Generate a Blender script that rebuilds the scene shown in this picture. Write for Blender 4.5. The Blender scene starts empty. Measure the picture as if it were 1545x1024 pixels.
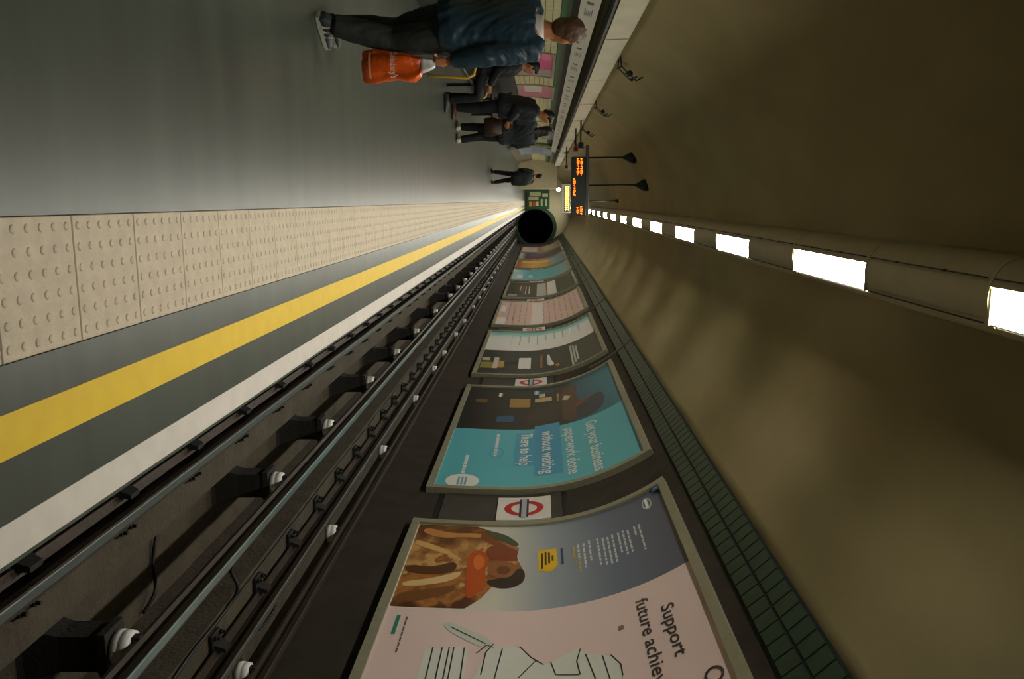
import bpy, bmesh, math, random
from mathutils import Vector, Matrix, noise
from mathutils.bvhtree import BVHTree

SC = bpy.context.scene
COL = SC.collection
R = math.radians
random.seed(7)

# ------------------------------------------------------------------ camera, world, exposure
F_PX, VU, VV, CAM_H = 1250.0, 817.0, 302.0, 1.48
yaw = math.atan2(512.0 - VV, F_PX)
pitch = -math.atan2((VU - 772.5) * math.cos(yaw), F_PX)
fw = Vector((math.sin(yaw) * math.cos(pitch), math.cos(yaw) * math.cos(pitch), math.sin(pitch)))
rt = Vector((math.cos(yaw), -math.sin(yaw), 0.0))
up = rt.cross(fw)
cam_data = bpy.data.cameras.new('camera')
cam = bpy.data.objects.new('camera', cam_data)
COL.objects.link(cam)
# the camera is held on its side: the picture's right is the place's up
m = Matrix((up, -rt, -fw)).transposed().to_4x4()
m.translation = Vector((0, 0, CAM_H))
cam.matrix_world = m
cam_data.sensor_width = 36.0
cam_data.sensor_fit = 'HORIZONTAL'
cam_data.lens = F_PX / 1545.0 * 36.0
cam_data.clip_start = 0.05
cam_data.clip_end = 300
SC.camera = cam
world = bpy.data.worlds.new('world')
world.use_nodes = True
world.node_tree.nodes['Background'].inputs[0].default_value = (0, 0, 0, 1)
world.node_tree.nodes['Background'].inputs[1].default_value = 0.0
SC.world = world
SC.view_settings.view_transform = 'Standard'
SC.view_settings.look = 'None'
SC.view_settings.gamma = 1.0
SC.view_settings.use_curve_mapping = False
SC.view_settings.exposure = 1.25
LAMP_POWER = 24.0
LAMP_COLOUR = (1.0, 0.97, 0.86)

Y0, Y1 = -4.0, 76.0          # the platform runs from behind the camera to the headwall

# ------------------------------------------------------------------ materials
def lin(c):
    return tuple((v / 12.92 if v <= 0.04045 else ((v + 0.055) / 1.055) ** 2.4) for v in c)

def hexc(h):
    return lin(tuple(int(h[i:i + 2], 16) / 255 for i in (0, 2, 4)))

MATS = {}
def mat(name, col, rough=0.6, var=0.0, scale=8.0, bump=0.0, bscale=40.0, metal=0.0, spec=0.5, emit=None, stretch=(1, 1, 1), col2=None, thr=None):
    if name in MATS:
        return MATS[name]
    if isinstance(col, str): col = hexc(col)
    if isinstance(col2, str): col2 = hexc(col2)
    mt = bpy.data.materials.new(name); mt.use_nodes = True
    nt = mt.node_tree; b = nt.nodes['Principled BSDF']
    b.inputs['Base Color'].default_value = (*col, 1)
    b.inputs['Roughness'].default_value = rough
    b.inputs['Metallic'].default_value = metal
    b.inputs['Specular IOR Level'].default_value = spec
    if emit:
        b.inputs['Emission Color'].default_value = (*emit[0], 1)
        b.inputs['Emission Strength'].default_value = emit[1]
    if var or bump:
        tc = nt.nodes.new('ShaderNodeTexCoord'); mp = nt.nodes.new('ShaderNodeMapping')
        mp.inputs['Scale'].default_value = stretch
        nt.links.new(tc.outputs['Object'], mp.inputs[0])
        if var:
            n = nt.nodes.new('ShaderNodeTexNoise'); n.inputs['Scale'].default_value = scale
            n.inputs['Detail'].default_value = 6
            nt.links.new(mp.outputs[0], n.inputs['Vector'])
            r = nt.nodes.new('ShaderNodeValToRGB')
            lo, hi = (0.3, 0.7) if thr is None else thr
            r.color_ramp.elements[0].position = lo; r.color_ramp.elements[1].position = hi
            c2 = col2 if col2 else tuple(v * (1 - var) for v in col)
            r.color_ramp.elements[0].color = (*c2, 1)
            r.color_ramp.elements[1].color = (*(col if col2 else tuple(min(1, v * (1 + var)) for v in col)), 1)
            nt.links.new(n.outputs['Fac'], r.inputs[0])
            nt.links.new(r.outputs[0], b.inputs['Base Color'])
        if bump:
            n2 = nt.nodes.new('ShaderNodeTexNoise'); n2.inputs['Scale'].default_value = bscale
            nt.links.new(mp.outputs[0], n2.inputs['Vector'])
            bp = nt.nodes.new('ShaderNodeBump'); bp.inputs['Strength'].default_value = bump; bp.inputs['Distance'].default_value = 0.02
            nt.links.new(n2.outputs['Fac'], bp.inputs['Height'])
            nt.links.new(bp.outputs[0], b.inputs['Normal'])
    MATS[name] = mt
    return mt

def uv_ramp(name, stops, axis='Y', rough=0.35, noise_amt=0.0):
    """printed paper whose ink runs from one colour to another over the sheet (uv in 0..1)"""
    if name in MATS: return MATS[name]
    mt = bpy.data.materials.new(name); mt.use_nodes = True
    nt = mt.node_tree; b = nt.nodes['Principled BSDF']; b.inputs['Roughness'].default_value = rough
    uv = nt.nodes.new('ShaderNodeUVMap'); sp = nt.nodes.new('ShaderNodeSeparateXYZ')
    nt.links.new(uv.outputs[0], sp.inputs[0])
    r = nt.nodes.new('ShaderNodeValToRGB')
    while len(r.color_ramp.elements) < len(stops): r.color_ramp.elements.new(0.5)
    for e, (p, c) in zip(r.color_ramp.elements, stops):
        e.position = p; e.color = (*hexc(c), 1)
    src = sp.outputs[axis]
    if noise_amt:
        n = nt.nodes.new('ShaderNodeTexNoise'); n.inputs['Scale'].default_value = 5; n.inputs['Detail'].default_value = 5
        nt.links.new(uv.outputs[0], n.inputs['Vector'])
        a = nt.nodes.new('ShaderNodeMath'); a.operation = 'MULTIPLY_ADD'; a.inputs[1].default_value = noise_amt; a.inputs[2].default_value = -noise_amt / 2
        nt.links.new(n.outputs['Fac'], a.inputs[0])
        s = nt.nodes.new('ShaderNodeMath'); s.operation = 'ADD'
        nt.links.new(a.outputs[0], s.inputs[0]); nt.links.new(src, s.inputs[1]); src = s.outputs[0]
    nt.links.new(src, r.inputs[0]); nt.links.new(r.outputs[0], b.inputs['Base Color'])
    MATS[name] = mt
    return mt

M_ceiling = mat('ceiling_paint', 'a5976f', 0.75, 0.10, 1.3, 0.05, 30, stretch=(1, .5, 1))
M_wall_dark = mat('sooty_wall_panels', '3d352c', 0.7, 0.22, 3.0, 0.15, 25)
M_asphalt = mat('platform_asphalt', '4a4f45', 0.36, 0.20, 2.0, 0.05, 140, stretch=(.45, 2.4, 1), spec=0.6)  # streaks across the platform imitate blurred reflections in the colour
M_tactile = mat('tactile_concrete', 'd8c8ae', 0.6, 0.10, 14, 0.1, 120)
M_yellow = mat('yellow_paint', 'ffd20a', 0.5, 0.06, 9)
M_white = mat('white_paint', 'e9e1d8', 0.5, 0.05, 9)
M_track = mat('track_concrete_grime', '4a4133', 0.85, 0.25, 4.5, 0.4, 30)
M_rail = mat('rail_side_rust', '3a2d22', 0.6, 0.25, 20, 0.2, 60, metal=0.4)
M_head = mat('rail_head_steel', '646c6a', 0.5, 0.12, 30, metal=0.9, stretch=(6, .3, 6))
M_chair = mat('cast_iron_chair', '1b1916', 0.7, 0.2, 30)
M_cond = mat('conductor_rail_steel', '42392f', 0.5, 0.2, 14, metal=0.35, stretch=(3, .3, 3))
M_condtop = mat('conductor_rail_top', '7f9494', 0.36, 0.15, 12, metal=0.85, stretch=(3, .3, 3))
M_pot = mat('glazed_porcelain', 'f4f2ee', 0.45)
M_block = mat('support_block_concrete', '2c2822', 0.85, 0.2, 12, 0.3, 40)
M_cream = mat('cream_enamel', 'c3b894', 0.45, 0.06, 5)
M_housing = mat('lamp_housing_cream', 'b8af90', 0.5, 0.06, 4)
M_black = mat('black_enamel', '0d0f0e', 0.5)
M_dark = mat('dark_metal', '1c1b19', 0.5, metal=0.3)
M_frame = mat('frame_aluminium', '9c9980', 0.45, 0.08, 10, metal=0.2)
M_green = mat('green_glaze', '1d6a38', 0.25, 0.3, 9)
M_greenstrip = mat('green_glaze_dark', '0d3320', 0.35, 0.4, 7)
M_grout = mat('dark_grout', '14201a', 0.9)
M_tile = mat('cream_glaze', 'd9cf9f', 0.25, 0.08, 7)
M_tgrout = mat('grey_grout', '7b7458', 0.9)
M_dado = mat('dark_dado', '22241f', 0.5, 0.2, 5)
M_lampglass = mat('lamp_diffuser', (1, 1, 1), 0.4, emit=(LAMP_COLOUR, LAMP_POWER))
M_tubelamp = mat('far_tube', (1, 1, 1), 0.4, emit=((1, .95, .9), 14))
M_led = mat('orange_led', (1, .3, .02), 0.4, emit=((1.0, 0.17, 0.004), 1.25))
M_ledy = mat('yellow_led', (1, .7, .2), 0.4, emit=((1.0, 0.6, 0.13), 1.2))
M_skin = mat('skin', 'b8764c', 0.55, 0.08, 20)
M_skin2 = mat('skin_pale', 'b98262', 0.55, 0.08, 20)

# ------------------------------------------------------------------ mesh helpers
class MB:
    def __init__(self): self.v = []; self.f = []; self.t = []
    def add(self, vs, fs, tag=0):
        o = len(self.v); self.v += [tuple(v) for v in vs]; self.f += [tuple(i + o for i in f) for f in fs]; self.t += [tag] * len(fs)
        return self
    def box(self, x0, x1, y0, y1, z0, z1, tag=0):
        vs = [(x, y, z) for z in (z0, z1) for y in (y0, y1) for x in (x0, x1)]
        return self.add(vs, [(0, 2, 3, 1), (4, 5, 7, 6), (0, 1, 5, 4), (2, 6, 7, 3), (0, 4, 6, 2), (1, 3, 7, 5)], tag)
    def bbox(self, x0, x1, y0, y1, z0, z1, b=0.01, tag=0):
        """box with chamfered edges"""
        bm = bmesh.new(); bmesh.ops.create_cube(bm, size=1)
        for v in bm.verts: v.co = Vector(((x0 + x1) / 2 + v.co.x * (x1 - x0), (y0 + y1) / 2 + v.co.y * (y1 - y0), (z0 + z1) / 2 + v.co.z * (z1 - z0)))
        bmesh.ops.bevel(bm, geom=bm.edges[:], offset=b, segments=1, affect='EDGES')
        bm.verts.index_update()
        self.add([v.co[:] for v in bm.verts], [[v.index for v in f.verts] for f in bm.faces], tag); bm.free()
        return self
    def rings(self, rs, tag=0, cap=True):
        n = len(rs[0]); vs = [p for r in rs for p in r]; fs = []
        for k in range(len(rs) - 1):
            for i in range(n):
                j = (i + 1) % n
                fs.append((k * n + i, k * n + j, (k + 1) * n + j, (k + 1) * n + i))
        if cap:
            fs.append(tuple(range(n - 1, -1, -1))); fs.append(tuple((len(rs) - 1) * n + i for i in range(n)))
        return self.add(vs, fs, tag)
    def tube(self, pts, rad, seg=10, tag=0, sq=None):
        pts = [Vector(p) for p in pts]
        if not isinstance(rad, (list, tuple)): rad = [rad] * len(pts)
        d = (pts[1] - pts[0]).normalized()
        a = Vector((1, 0, 0)) if abs(d.x) < .8 else Vector((0, 1, 0))
        a = (a - d * a.dot(d)).normalized(); rs = []
        for i, p in enumerate(pts):
            if i == 0: d = pts[1] - pts[0]
            elif i == len(pts) - 1: d = pts[i] - pts[i - 1]
            else: d = (pts[i + 1] - pts[i]).normalized() + (pts[i] - pts[i - 1]).normalized()
            d = d.normalized(); a = (a - d * a.dot(d)).normalized(); b = d.cross(a)
            rs.append([p + (a * math.cos(t) + b * math.sin(t)) * rad[i] for t in [2 * math.pi * k / seg for k in range(seg)]])
        return self.rings(rs, tag)
    def lathe(self, c, prof, seg=12, tag=0):
        """prof: (radius, height) along z from point c"""
        rs = [[(c[0] + r * math.cos(t), c[1] + r * math.sin(t), c[2] + h) for t in [2 * math.pi * k / seg for k in range(seg)]] for r, h in prof]
        return self.rings(rs, tag)
    def ell(self, c, r, seg=12, rows=8, tag=0, rot=None):
        rs = []
        for k in range(1, rows):
            ph = -math.pi / 2 + math.pi * k / rows
            ring = []
            for i in range(seg):
                t = 2 * math.pi * i / seg
                p = Vector((r[0] * math.cos(ph) * math.cos(t), r[1] * math.cos(ph) * math.sin(t), r[2] * math.sin(ph)))
                if rot: p = rot @ p
                ring.append(Vector(c) + p)
            rs.append(ring)
        return self.rings(rs, tag)
    def extrude_y(self, prof, y0, y1, tag=0, closed=True, steps=1):
        """profile of (x, z) points run along the platform"""
        rs = [[(x, y0 + (y1 - y0) * k / steps, z) for x, z in prof] for k in range(steps + 1)]
        return self.rings(rs, tag, cap=closed)
    def mesh(self, name, mats, smooth=False):
        me = bpy.data.meshes.new(name); me.from_pydata(self.v, [], self.f)
        if not isinstance(mats, (list, tuple)): mats = [mats]
        for mm in mats: me.materials.append(mm)
        if len(mats) > 1:
            for p, t in zip(me.polygons, self.t): p.material_index = t
        bm = bmesh.new(); bm.from_mesh(me); bmesh.ops.recalc_face_normals(bm, faces=bm.faces); bm.to_mesh(me); bm.free()
        if smooth:
            for p in me.polygons: p.use_smooth = True
        me.update()
        return me

def link(name, me, parent=None, world_coords=True, loc=None):
    o = bpy.data.objects.new(name, me); COL.objects.link(o)
    if parent is not None:
        o.parent = parent
        if world_coords and parent.type == 'EMPTY':
            o.matrix_parent_inverse = Matrix.Translation(-parent.location)
    if loc is not None: o.location = loc
    return o

def tag(o, label=None, cat=None, group=None, kind=None):
    if label: o['label'] = label
    if cat: o['category'] = cat
    if group: o['group'] = group
    if kind: o['kind'] = kind
    return o

def thing(name, label, cat, loc=(0, 0, 0), group=None, rz=0.0):
    o = bpy.data.objects.new(name, None); COL.objects.link(o)
    o.location = loc; o.rotation_euler = (0, 0, rz); o.empty_display_size = 0.2
    return tag(o, label, cat, group)

def struct(name, mb, m, label=None, smooth=False):
    o = link(name, mb.mesh(name, m, smooth)); o['kind'] = 'structure'
    if label: o['label'] = label
    return o

# ------------------------------------------------------------------ tunnel section
XC, ZC, RR = 0.65, 1.1, 3.2
def wx(z):
    return XC + math.sqrt(max(0, RR * RR - (z - ZC) ** 2)) if z >= ZC else 3.85 - 0.12 * ((ZC - z) / 2) ** 2
def wlx(z):
    return XC - math.sqrt(max(0, RR * RR - (z - ZC) ** 2))
_ZS = [-1.0 + 0.005 * i for i in range(921)]
_S = [0.0]
for _i in range(1, len(_ZS)): _S.append(_S[-1] + math.hypot(.005, wx(_ZS[_i]) - wx(_ZS[_i - 1])))
_s0 = _S[190]
_S = [s - _s0 for s in _S]
def wz(b):
    lo, hi = 0, len(_S) - 1
    while hi - lo > 1:
        mid = (lo + hi) // 2
        if _S[mid] <= b: lo = mid
        else: hi = mid
    return _ZS[lo] + 0.005 * (b - _S[lo]) / (_S[hi] - _S[lo])
def wall_pt(y, b, off=0.0):
    """point on the trackside wall: b metres up the curve from the posters' lower edge, off metres out from it"""
    z = wz(b); e = 0.01
    tx, tz = wx(z + e) - wx(z - e), 2 * e
    l = math.hypot(tx, tz)
    return Vector((wx(z) - off * tz / l, y, z + off * tx / l))

def shell(mb, prof, outer, y0, y1):
    n = len(prof); loop = prof + outer[::-1]
    mb.extrude_y(loop, y0, y1)

def arc(a0, a1, n, r=RR):
    return [(XC + r * math.cos(R(a0 + (a1 - a0) * k / n)), ZC + r * math.sin(R(a0 + (a1 - a0) * k / n))) for k in range(n + 1)]

# trackside wall, ceiling, platform wall
zr = [-0.95 + k * (3.37 + 0.95) / 36 for k in range(37)]
mb = MB(); shell(mb, [(wx(z), z) for z in zr], [(wx(z) + .25, z) for z in zr], Y0, Y1)
wall_right = struct('wall_right', mb, M_wall_dark, 'dark sooty curved trackside wall behind the posters', True)
a_r = math.degrees(math.asin((3.37 - ZC) / RR))
mb = MB(); shell(mb, arc(a_r, 180 - 29, 48), arc(a_r, 180 - 29, 48, RR + .25), Y0, Y1)
ceiling = struct('ceiling', mb, M_ceiling, 'smooth olive cream vaulted ceiling over the platform and track', True)
mb = MB(); shell(mb, arc(151, 201.5, 24), arc(151, 201.5, 24, RR + .25), Y0, Y1)
wall_left = struct('wall_left', mb, M_tgrout, 'curved platform wall faced with cream tiles', True)

# platform floor
FL = [(-2.5, 0), (.035, 0), (.035, -.03), (.441, -.03), (.441, 0), (1.0, 0), (1.0, -.09), (.86, -.11), (.86, -.95), (-2.5, -.95)]
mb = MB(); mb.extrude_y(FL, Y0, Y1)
floor = struct('floor', mb, M_asphalt, 'grey asphalt platform floor with painted reflection streaks and a soft sheen')
for nm, x0, x1, mt in (('yellow_line', .575, .70, M_yellow), ('white_edge_line', .876, .985, M_white)):
    o = link(nm, MB().box(x0, x1, Y0, Y1, 0.0, .003).mesh(nm, mt), floor)
    o['label'] = {'yellow_line': 'yellow safety line along the platform', 'white_edge_line': 'white line along the platform edge'}[nm]
# tactile paving: one mesh with its blisters, shared by every slab
mb = MB(); mb.bbox(.003, .403, -.198, .198, -.03, .002, .003)
for i in range(6):
    for j in range(6):
        cx, cy = .003 + (i + .5) * .4 / 6, -.2 + (j + .5) * .4 / 6
        rs = [[(cx + r * math.cos(t), cy + r * math.sin(t), h) for t in [2 * math.pi * k / 8 for k in range(8)]] for r, h in ((.0145, .002), (.012, .0045), (.007, .0058))]
        n = 8
        fs = [(k * n + q, k * n + (q + 1) % n, (k + 1) * n + (q + 1) % n, (k + 1) * n + q) for k in range(2) for q in range(n)] + [tuple(range(2 * n, 3 * n))]
        mb.add([p for r in rs for p in r], fs)
tile_me = mb.mesh('tactile_slab', M_tactile)
y = 2.585 - .2 - .4 * 9
while y < Y1 - .2:
    o = link('tactile_slab', tile_me, floor, loc=(.035, y, 0)); y += .4

# track bed with the pit between the rails
TB = [(.86, -.78), (1.93, -.78), (1.95, -1.27), (2.81, -1.27), (2.84, -.78), (3.78, -.78), (3.78, -1.5), (.86, -1.5)]
mb = MB(); mb.extrude_y(TB, Y0, Y1)
track = struct('floor_trackbed', mb, M_track, 'dirty brown concrete track bed with a deep pit between the rails')

# headwall with the running tunnel's mouth
def headwall(y, d):
    mb = MB(); n = 72; c = (2.42, .95); rm = 1.62
    A, B = [], []
    for k in range(n):
        t = 2 * math.pi * k / n; dx, dz = math.cos(t), math.sin(t)
        A.append((c[0] + rm * dx, c[1] + rm * dz))
        ox, oz = c[0] - XC, c[1] - ZC; Ro = RR + .25
        bb = ox * dx + oz * dz; cc = ox * ox + oz * oz - Ro * Ro
        s = -bb + math.sqrt(bb * bb - cc); B.append((c[0] + s * dx, c[1] + s * dz))
    vs = [(x, yy, z) for yy in (y, y + d) for L in (A, B) for x, z in L]; fs = []
    for k in range(n):
        j = (k + 1) % n
        fs += [(k, j, n + j, n + k), (2 * n + k, 3 * n + k, 3 * n + j, 2 * n + j), (k, 2 * n + k, 2 * n + j, j), (n + k, n + j, 3 * n + j, 3 * n + k)]
    return mb.add(vs, fs)
wall_end = struct('wall_end', headwall(Y1, .4), M_cream, 'pale headwall at the far end of the platform around the tunnel mouth')
mb = MB(); n = 48
for r0, r1, ya, yb in ((1.62, 1.95, Y1 - .06, Y1 + .01),):
    L = lambda r, yy: [(2.42 + r * math.cos(2 * math.pi * k / n), yy, .95 + r * math.sin(2 * math.pi * k / n)) for k in range(n)]
    vs = L(r0, ya) + L(r1, ya) + L(r1, yb) + L(r0, yb)
    fs = [(q * n + k, q * n + (k + 1) % n, ((q + 1) % 4) * n + (k + 1) % n, ((q + 1) % 4) * n + k) for q in range(4) for k in range(n)]
    mb.add(vs, fs)
link('tunnel_ring', mb.mesh('tunnel_ring', mat('tunnel_ring_green', '143d22', .4, .3, 6)), wall_end)['label'] = 'green glazed ring around the tunnel mouth'
# running tunnel beyond the mouth
mb = MB(); prof = [(2.42 + 1.62 * math.cos(2 * math.pi * k / 40), .95 + 1.62 * math.sin(2 * math.pi * k / 40)) for k in range(40)]
rs = [[(x, yy, z) for x, z in prof] for yy in (Y1 + .3, Y1 + 22)]
mb.rings(rs, 0, cap=False); mb.add([(x, Y1 + 22, z) for x, z in prof], [tuple(range(40))])
struct('wall_tunnel', mb, M_black, 'black running tunnel beyond the far mouth')
# wall behind the camera
mb = MB(); mb.box(-2.8, 4.1, Y0 - .3, Y0, -1.5, 4.6)
struct('wall_back', mb, M_cream, 'cream end wall of the platform')

# ------------------------------------------------------------------ ceiling lights
LX, LZ = .565, 4.02
def trunk_prof(w, z0, z1):
    ps = []
    for k in range(25):
        t = math.pi * k / 24
        ps.append((LX + w * math.cos(t), z1 - (z1 - z0) * math.sin(t) ** .8))
    return ps
trunk = thing('lighting_trunk', 'cream rounded lamp housing running along the crown of the ceiling', 'lamp housing', (LX, 3, 4.2))
lamp_y = [3.80 + 3.68 * k for k in range(20)]
lab_l = 'white fluorescent lamp glowing in the ceiling housing'
def seg(y0, y1, slot=False):
    pr = trunk_prof(.235, 4.0, 4.22)
    if slot:
        px = LX + .045; zz = lambda x: min((abs(p[0] - x), p[1]) for p in pr)[1]
        pr = [p for p in pr if p[0] > px + .118] + [(px + .115, zz(px + .115)), (px + .105, 4.07), (px - .105, 4.07), (px - .115, zz(px - .115))] + [p for p in pr if p[0] < px - .118]
    mb = MB(); mb.extrude_y(pr + [(LX - .235, 4.27), (LX + .235, 4.27)], y0 + .006, y1 - .006)
    o = link('housing_segment', mb.mesh('housing_segment', M_housing, False), trunk)
    c = MB(); c.extrude_y(trunk_prof(.239, 3.996, 4.22) + [(LX - .239, 4.27), (LX + .239, 4.27)], y1 - .014, y1 + .014)
    link('joint_band', c.mesh('joint_band', M_cream), o)
    if y1 < 30:
        for sx in (-.12, .14):
            c = MB(); c.box(LX + sx, LX + sx + .006, y0 + .05, y1 - .05, 4.003, 4.02); link('cover_seam', c.mesh('cover_seam', M_dark), o)
        for q in (.3, .7):
            c = MB(); c.lathe((LX - .117, y0 + (y1 - y0) * q, 4.0), [(.008, 0), (.008, .02)], 6); link('bolt', c.mesh('bolt', M_dark), o)
seg(Y0, lamp_y[0] - .95)
names = ['nearest', 'second nearest', 'third nearest', 'fourth nearest', 'fifth nearest', 'sixth nearest', 'seventh nearest', 'eighth nearest', 'ninth nearest', 'tenth nearest']
for i, ly in enumerate(lamp_y):
    seg(ly - .95, ly + .95, True)
    nxt = lamp_y[i + 1] - .95 if i + 1 < len(lamp_y) else Y1
    if nxt - ly - .95 > .05: seg(ly + .95, nxt)
    lab = ('glowing white fluorescent lamp, %s to the camera along the ceiling housing' % names[i]) if i < 10 else 'distant white fluorescent lamp in the shrinking row along the ceiling'
    t = thing('fluorescent_lamp', lab, 'lamp', (LX + .04, ly, 4.0), 'fluorescent lamps along the ceiling')
    px = LX + .045
    mb = MB(); mb.extrude_y([(px - .103, 4.066), (px - .103, 4.050), (px - .06, 4.042), (px + .06, 4.042), (px + .103, 4.050), (px + .103, 4.066)], ly - .92, ly + .92)
    link('diffuser', mb.mesh('diffuser', M_lampglass), t)
    for s in (-1, 1):
        e = MB(); e.bbox(px - .104, px + .104, ly + s * .93 - .011, ly + s * .93 + .011, 4.005, 4.066, .003)
        link('end_cap', e.mesh('end_cap', M_housing), t)

# ------------------------------------------------------------------ rails
def rail_prof(x, z, h=.15, w=.035, foot=.065, web=.009):
    return [(x - w, z), (x + w, z), (x + w, z - .035), (x + web, z - .05), (x + web, z - h + .03), (x + foot, z - h + .012), (x + foot, z - h),
            (x - foot, z - h), (x - foot, z - h + .012), (x - web, z - h + .03), (x - web, z - .05), (x - w, z - .035)]
def chair_mesh():
    mb = MB(); mb.bbox(-.17, .17, -.075, .075, -.78, -.748, .006)
    for s in (-1, 1):
        mb.add([(s * .05, -.06, -.75), (s * .10, -.06, -.75), (s * .10, .06, -.75), (s * .05, .06, -.75),
                (s * .04, -.045, -.675), (s * .065, -.045, -.675), (s * .065, .045, -.675), (s * .04, .045, -.675)],
               [(0, 1, 2, 3), (4, 5, 6, 7), (0, 1, 5, 4), (1, 2, 6, 5), (2, 3, 7, 6), (3, 0, 4, 7)])
        for q in (-.05, .05): mb.lathe((s * .145, q, -.75), [(.02, 0), (.02, .022), (.011, .023), (.011, .045)], 6)
    return mb.mesh('chair', M_chair)
chair_me = chair_mesh()
for xr, off, lab in ((1.58, .65, 'running rail nearest the platform edge with a dull worn head'), (3.08, .86, 'running rail on the far side of the pit by the trackside wall')):
    t = thing('running_rail', lab, 'rail', (xr, 3, -.78))
    mb = MB(); mb.extrude_y(rail_prof(xr, -.6), Y0, Y1)
    link('rail_bar', mb.mesh('rail_bar', M_rail), t)
    mb = MB(); mb.extrude_y([(xr - .024, -.6005), (xr - .018, -.597), (xr + .018, -.597), (xr + .024, -.6005)], Y0, Y1)
    link('rail_head', mb.mesh('rail_head', M_head), t)['label'] = 'worn shiny steel rail head'
    y = off - 1 * .87
    while y < Y1 - .3:
        o = link('rail_chair', chair_me, t, False, loc=(0, y - 3, .78)); y += .87
pots1 = [1.9, 4.03, 6.64, 8.35, 10.52, 12.55, 14.6, 17.32, 20.2, 22.1]
while pots1[-1] < Y1 - 3: pots1.append(pots1[-1] + 2.15)
pots2 = [2.8, 5.6, 8.25, 11.14, 14.18, 16.81, 18.6, 21.23, 23.7, 26.9]
while pots2[-1] < Y1 - 3: pots2.append(pots2[-1] + 2.6)
pot_me = MB().lathe((0, 0, -.80), [(.07, 0), (.092, .012), (.094, .045), (.086, .053), (.092, .061), (.086, .098), (.05, .105)], 16).mesh('insulator', M_pot, True)
clamp_me = MB().bbox(-.06, .06, -.03, .03, -.70, -.672, .005).bbox(-.066, -.05, -.025, .025, -.70, -.655, .003).bbox(.05, .066, -.025, .025, -.70, -.655, .003).mesh('clamp', M_chair)
mb = MB()
rs = [[(x, yy, z) for x, yy in ((-a, -b), (a, -b), (a, b), (-a, b))] for a, b, z in ((.17, .13, -1.275), (.15, .11, -1.24), (.10, .085, -1.06), (.10, .085, -.86), (.12, .10, -.84), (.12, .10, -.798))]
block_me = mb.rings(rs).mesh('support_block', M_block)
foot_me = MB().bbox(-.11, .11, -.10, .10, -.80, -.745 - .045, .006).mesh('base_plate', M_chair)
for xr, z, ys, lab, dz, mtop in ((2.345, -.56, pots1, 'centre conductor rail carried over the pit on white porcelain pots', 0, M_condtop),
                           (3.47, -.545, pots2, 'outer conductor rail on white porcelain pots beside the dark wall', 0.015, M_cond)):
    t = thing('conductor_rail', lab, 'rail', (xr, 3, -.78))
    w = .036
    pr = [(xr - w, z - .003), (xr + w, z - .003), (xr + w, z - .045), (xr + .02, z - .06), (xr + .02, z - .085), (xr + .05, z - .095), (xr + .05, z - .115), (xr - .05, z - .115), (xr - .05, z - .095), (xr - .02, z - .085), (xr - .02, z - .06), (xr - w, z - .045)]
    mb = MB(); mb.extrude_y(pr, Y0 + 1, Y1 - 2); link('rail_bar', mb.mesh('rail_bar', M_cond), t)
    mb = MB(); mb.extrude_y([(xr - .03, z - .0035), (xr - .022, z), (xr + .022, z), (xr + .03, z - .0035)], Y0 + 1, Y1 - 2)
    link('rail_head', mb.mesh('rail_head', mtop), t)
    for yy in ys:
        p = link('insulator', pot_me, t, False, loc=(0, yy - 3, .78 + dz)); p['label'] = 'white porcelain pot under the conductor rail'
        q = link('clamp', clamp_me, p, False)
        if xr < 3: link('support_block', block_me, t, False, loc=(0, yy - 3, .78))
        else: link('base_plate', foot_me, t, False, loc=(0, yy - 3, .78 + dz))

# loose cables in the pit
def cable(pts, r, label, m=M_black):
    mb = MB(); P = []
    V = [Vector(p) for p in pts]
    for i in range(len(V) - 1):
        p0, p1, p2, p3 = V[max(0, i - 1)], V[i], V[i + 1], V[min(len(V) - 1, i + 2)]
        for k in range(6):
            t = k / 6
            P.append(.5 * ((2 * p1) + (p2 - p0) * t + (2 * p0 - 5 * p1 + 4 * p2 - p3) * t * t + (3 * p1 - p0 - 3 * p2 + p3) * t ** 3))
    P.append(V[-1]); mb.tube(P, r, 6)
    return tag(link('cable', mb.mesh('cable', m, True)), label, 'cable')
cable([(2.02, 5.75, -1.255), (2.12, 5.72, -1.24), (2.2, 5.62, -1.25), (2.34, 5.45, -1.24), (2.5, 5.4, -1.25), (2.66, 5.3, -1.2), (2.78, 5.2, -1.25)], .012, 'thin black cable straggling across the pit floor')
cable([(2.02, 5.9, -1.25), (2.1, 5.83, -1.22), (2.17, 5.7, -1.235)], .009, 'short frayed black cable end on the pit floor')
cable([(2.40, 5.45, -.67), (2.5, 5.5, -.70), (2.62, 5.55, -.76), (2.76, 5.56, -.72), (2.86, 5.5, -.765), (2.87, 5.25, -.768), (2.86, 4.8, -.768), (2.9, 4.3, -.768)], .013, 'black jumper cable looping from the centre rail to the ledge')
cable([(2.88, 2.0, -.77)] + [(2.88 + .008 * math.sin(k * 1.7), 2 + k * 2, -.77) for k in range(1, 30)], .008, 'thin cable lying along the far edge of the pit')
cable([(3.18, 6.2, -.755), (3.25, 6.3, -.70), (3.32, 6.2, -.72), (3.36, 6.05, -.765)], .012, 'short cable bond between the far rails')

# ------------------------------------------------------------------ trackside billboards
def text_data(body, size, spacing=1.0):
    cu = bpy.data.curves.new('t', 'FONT'); cu.body = body; cu.size = size; cu.space_character = spacing; cu.resolution_u = 3; cu.offset = size * .012
    cu.align_x = 'LEFT'
    o = bpy.data.objects.new('t', cu); COL.objects.link(o)
    dg = bpy.context.evaluated_depsgraph_get()
    me = bpy.data.meshes.new_from_object(o.evaluated_get(dg))
    vs = [(v.co.x, v.co.y) for v in me.vertices]; fs = [tuple(p.vertices) for p in me.polygons]
    bpy.data.objects.remove(o); bpy.data.curves.remove(cu); bpy.data.meshes.remove(me)
    return vs, fs

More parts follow.
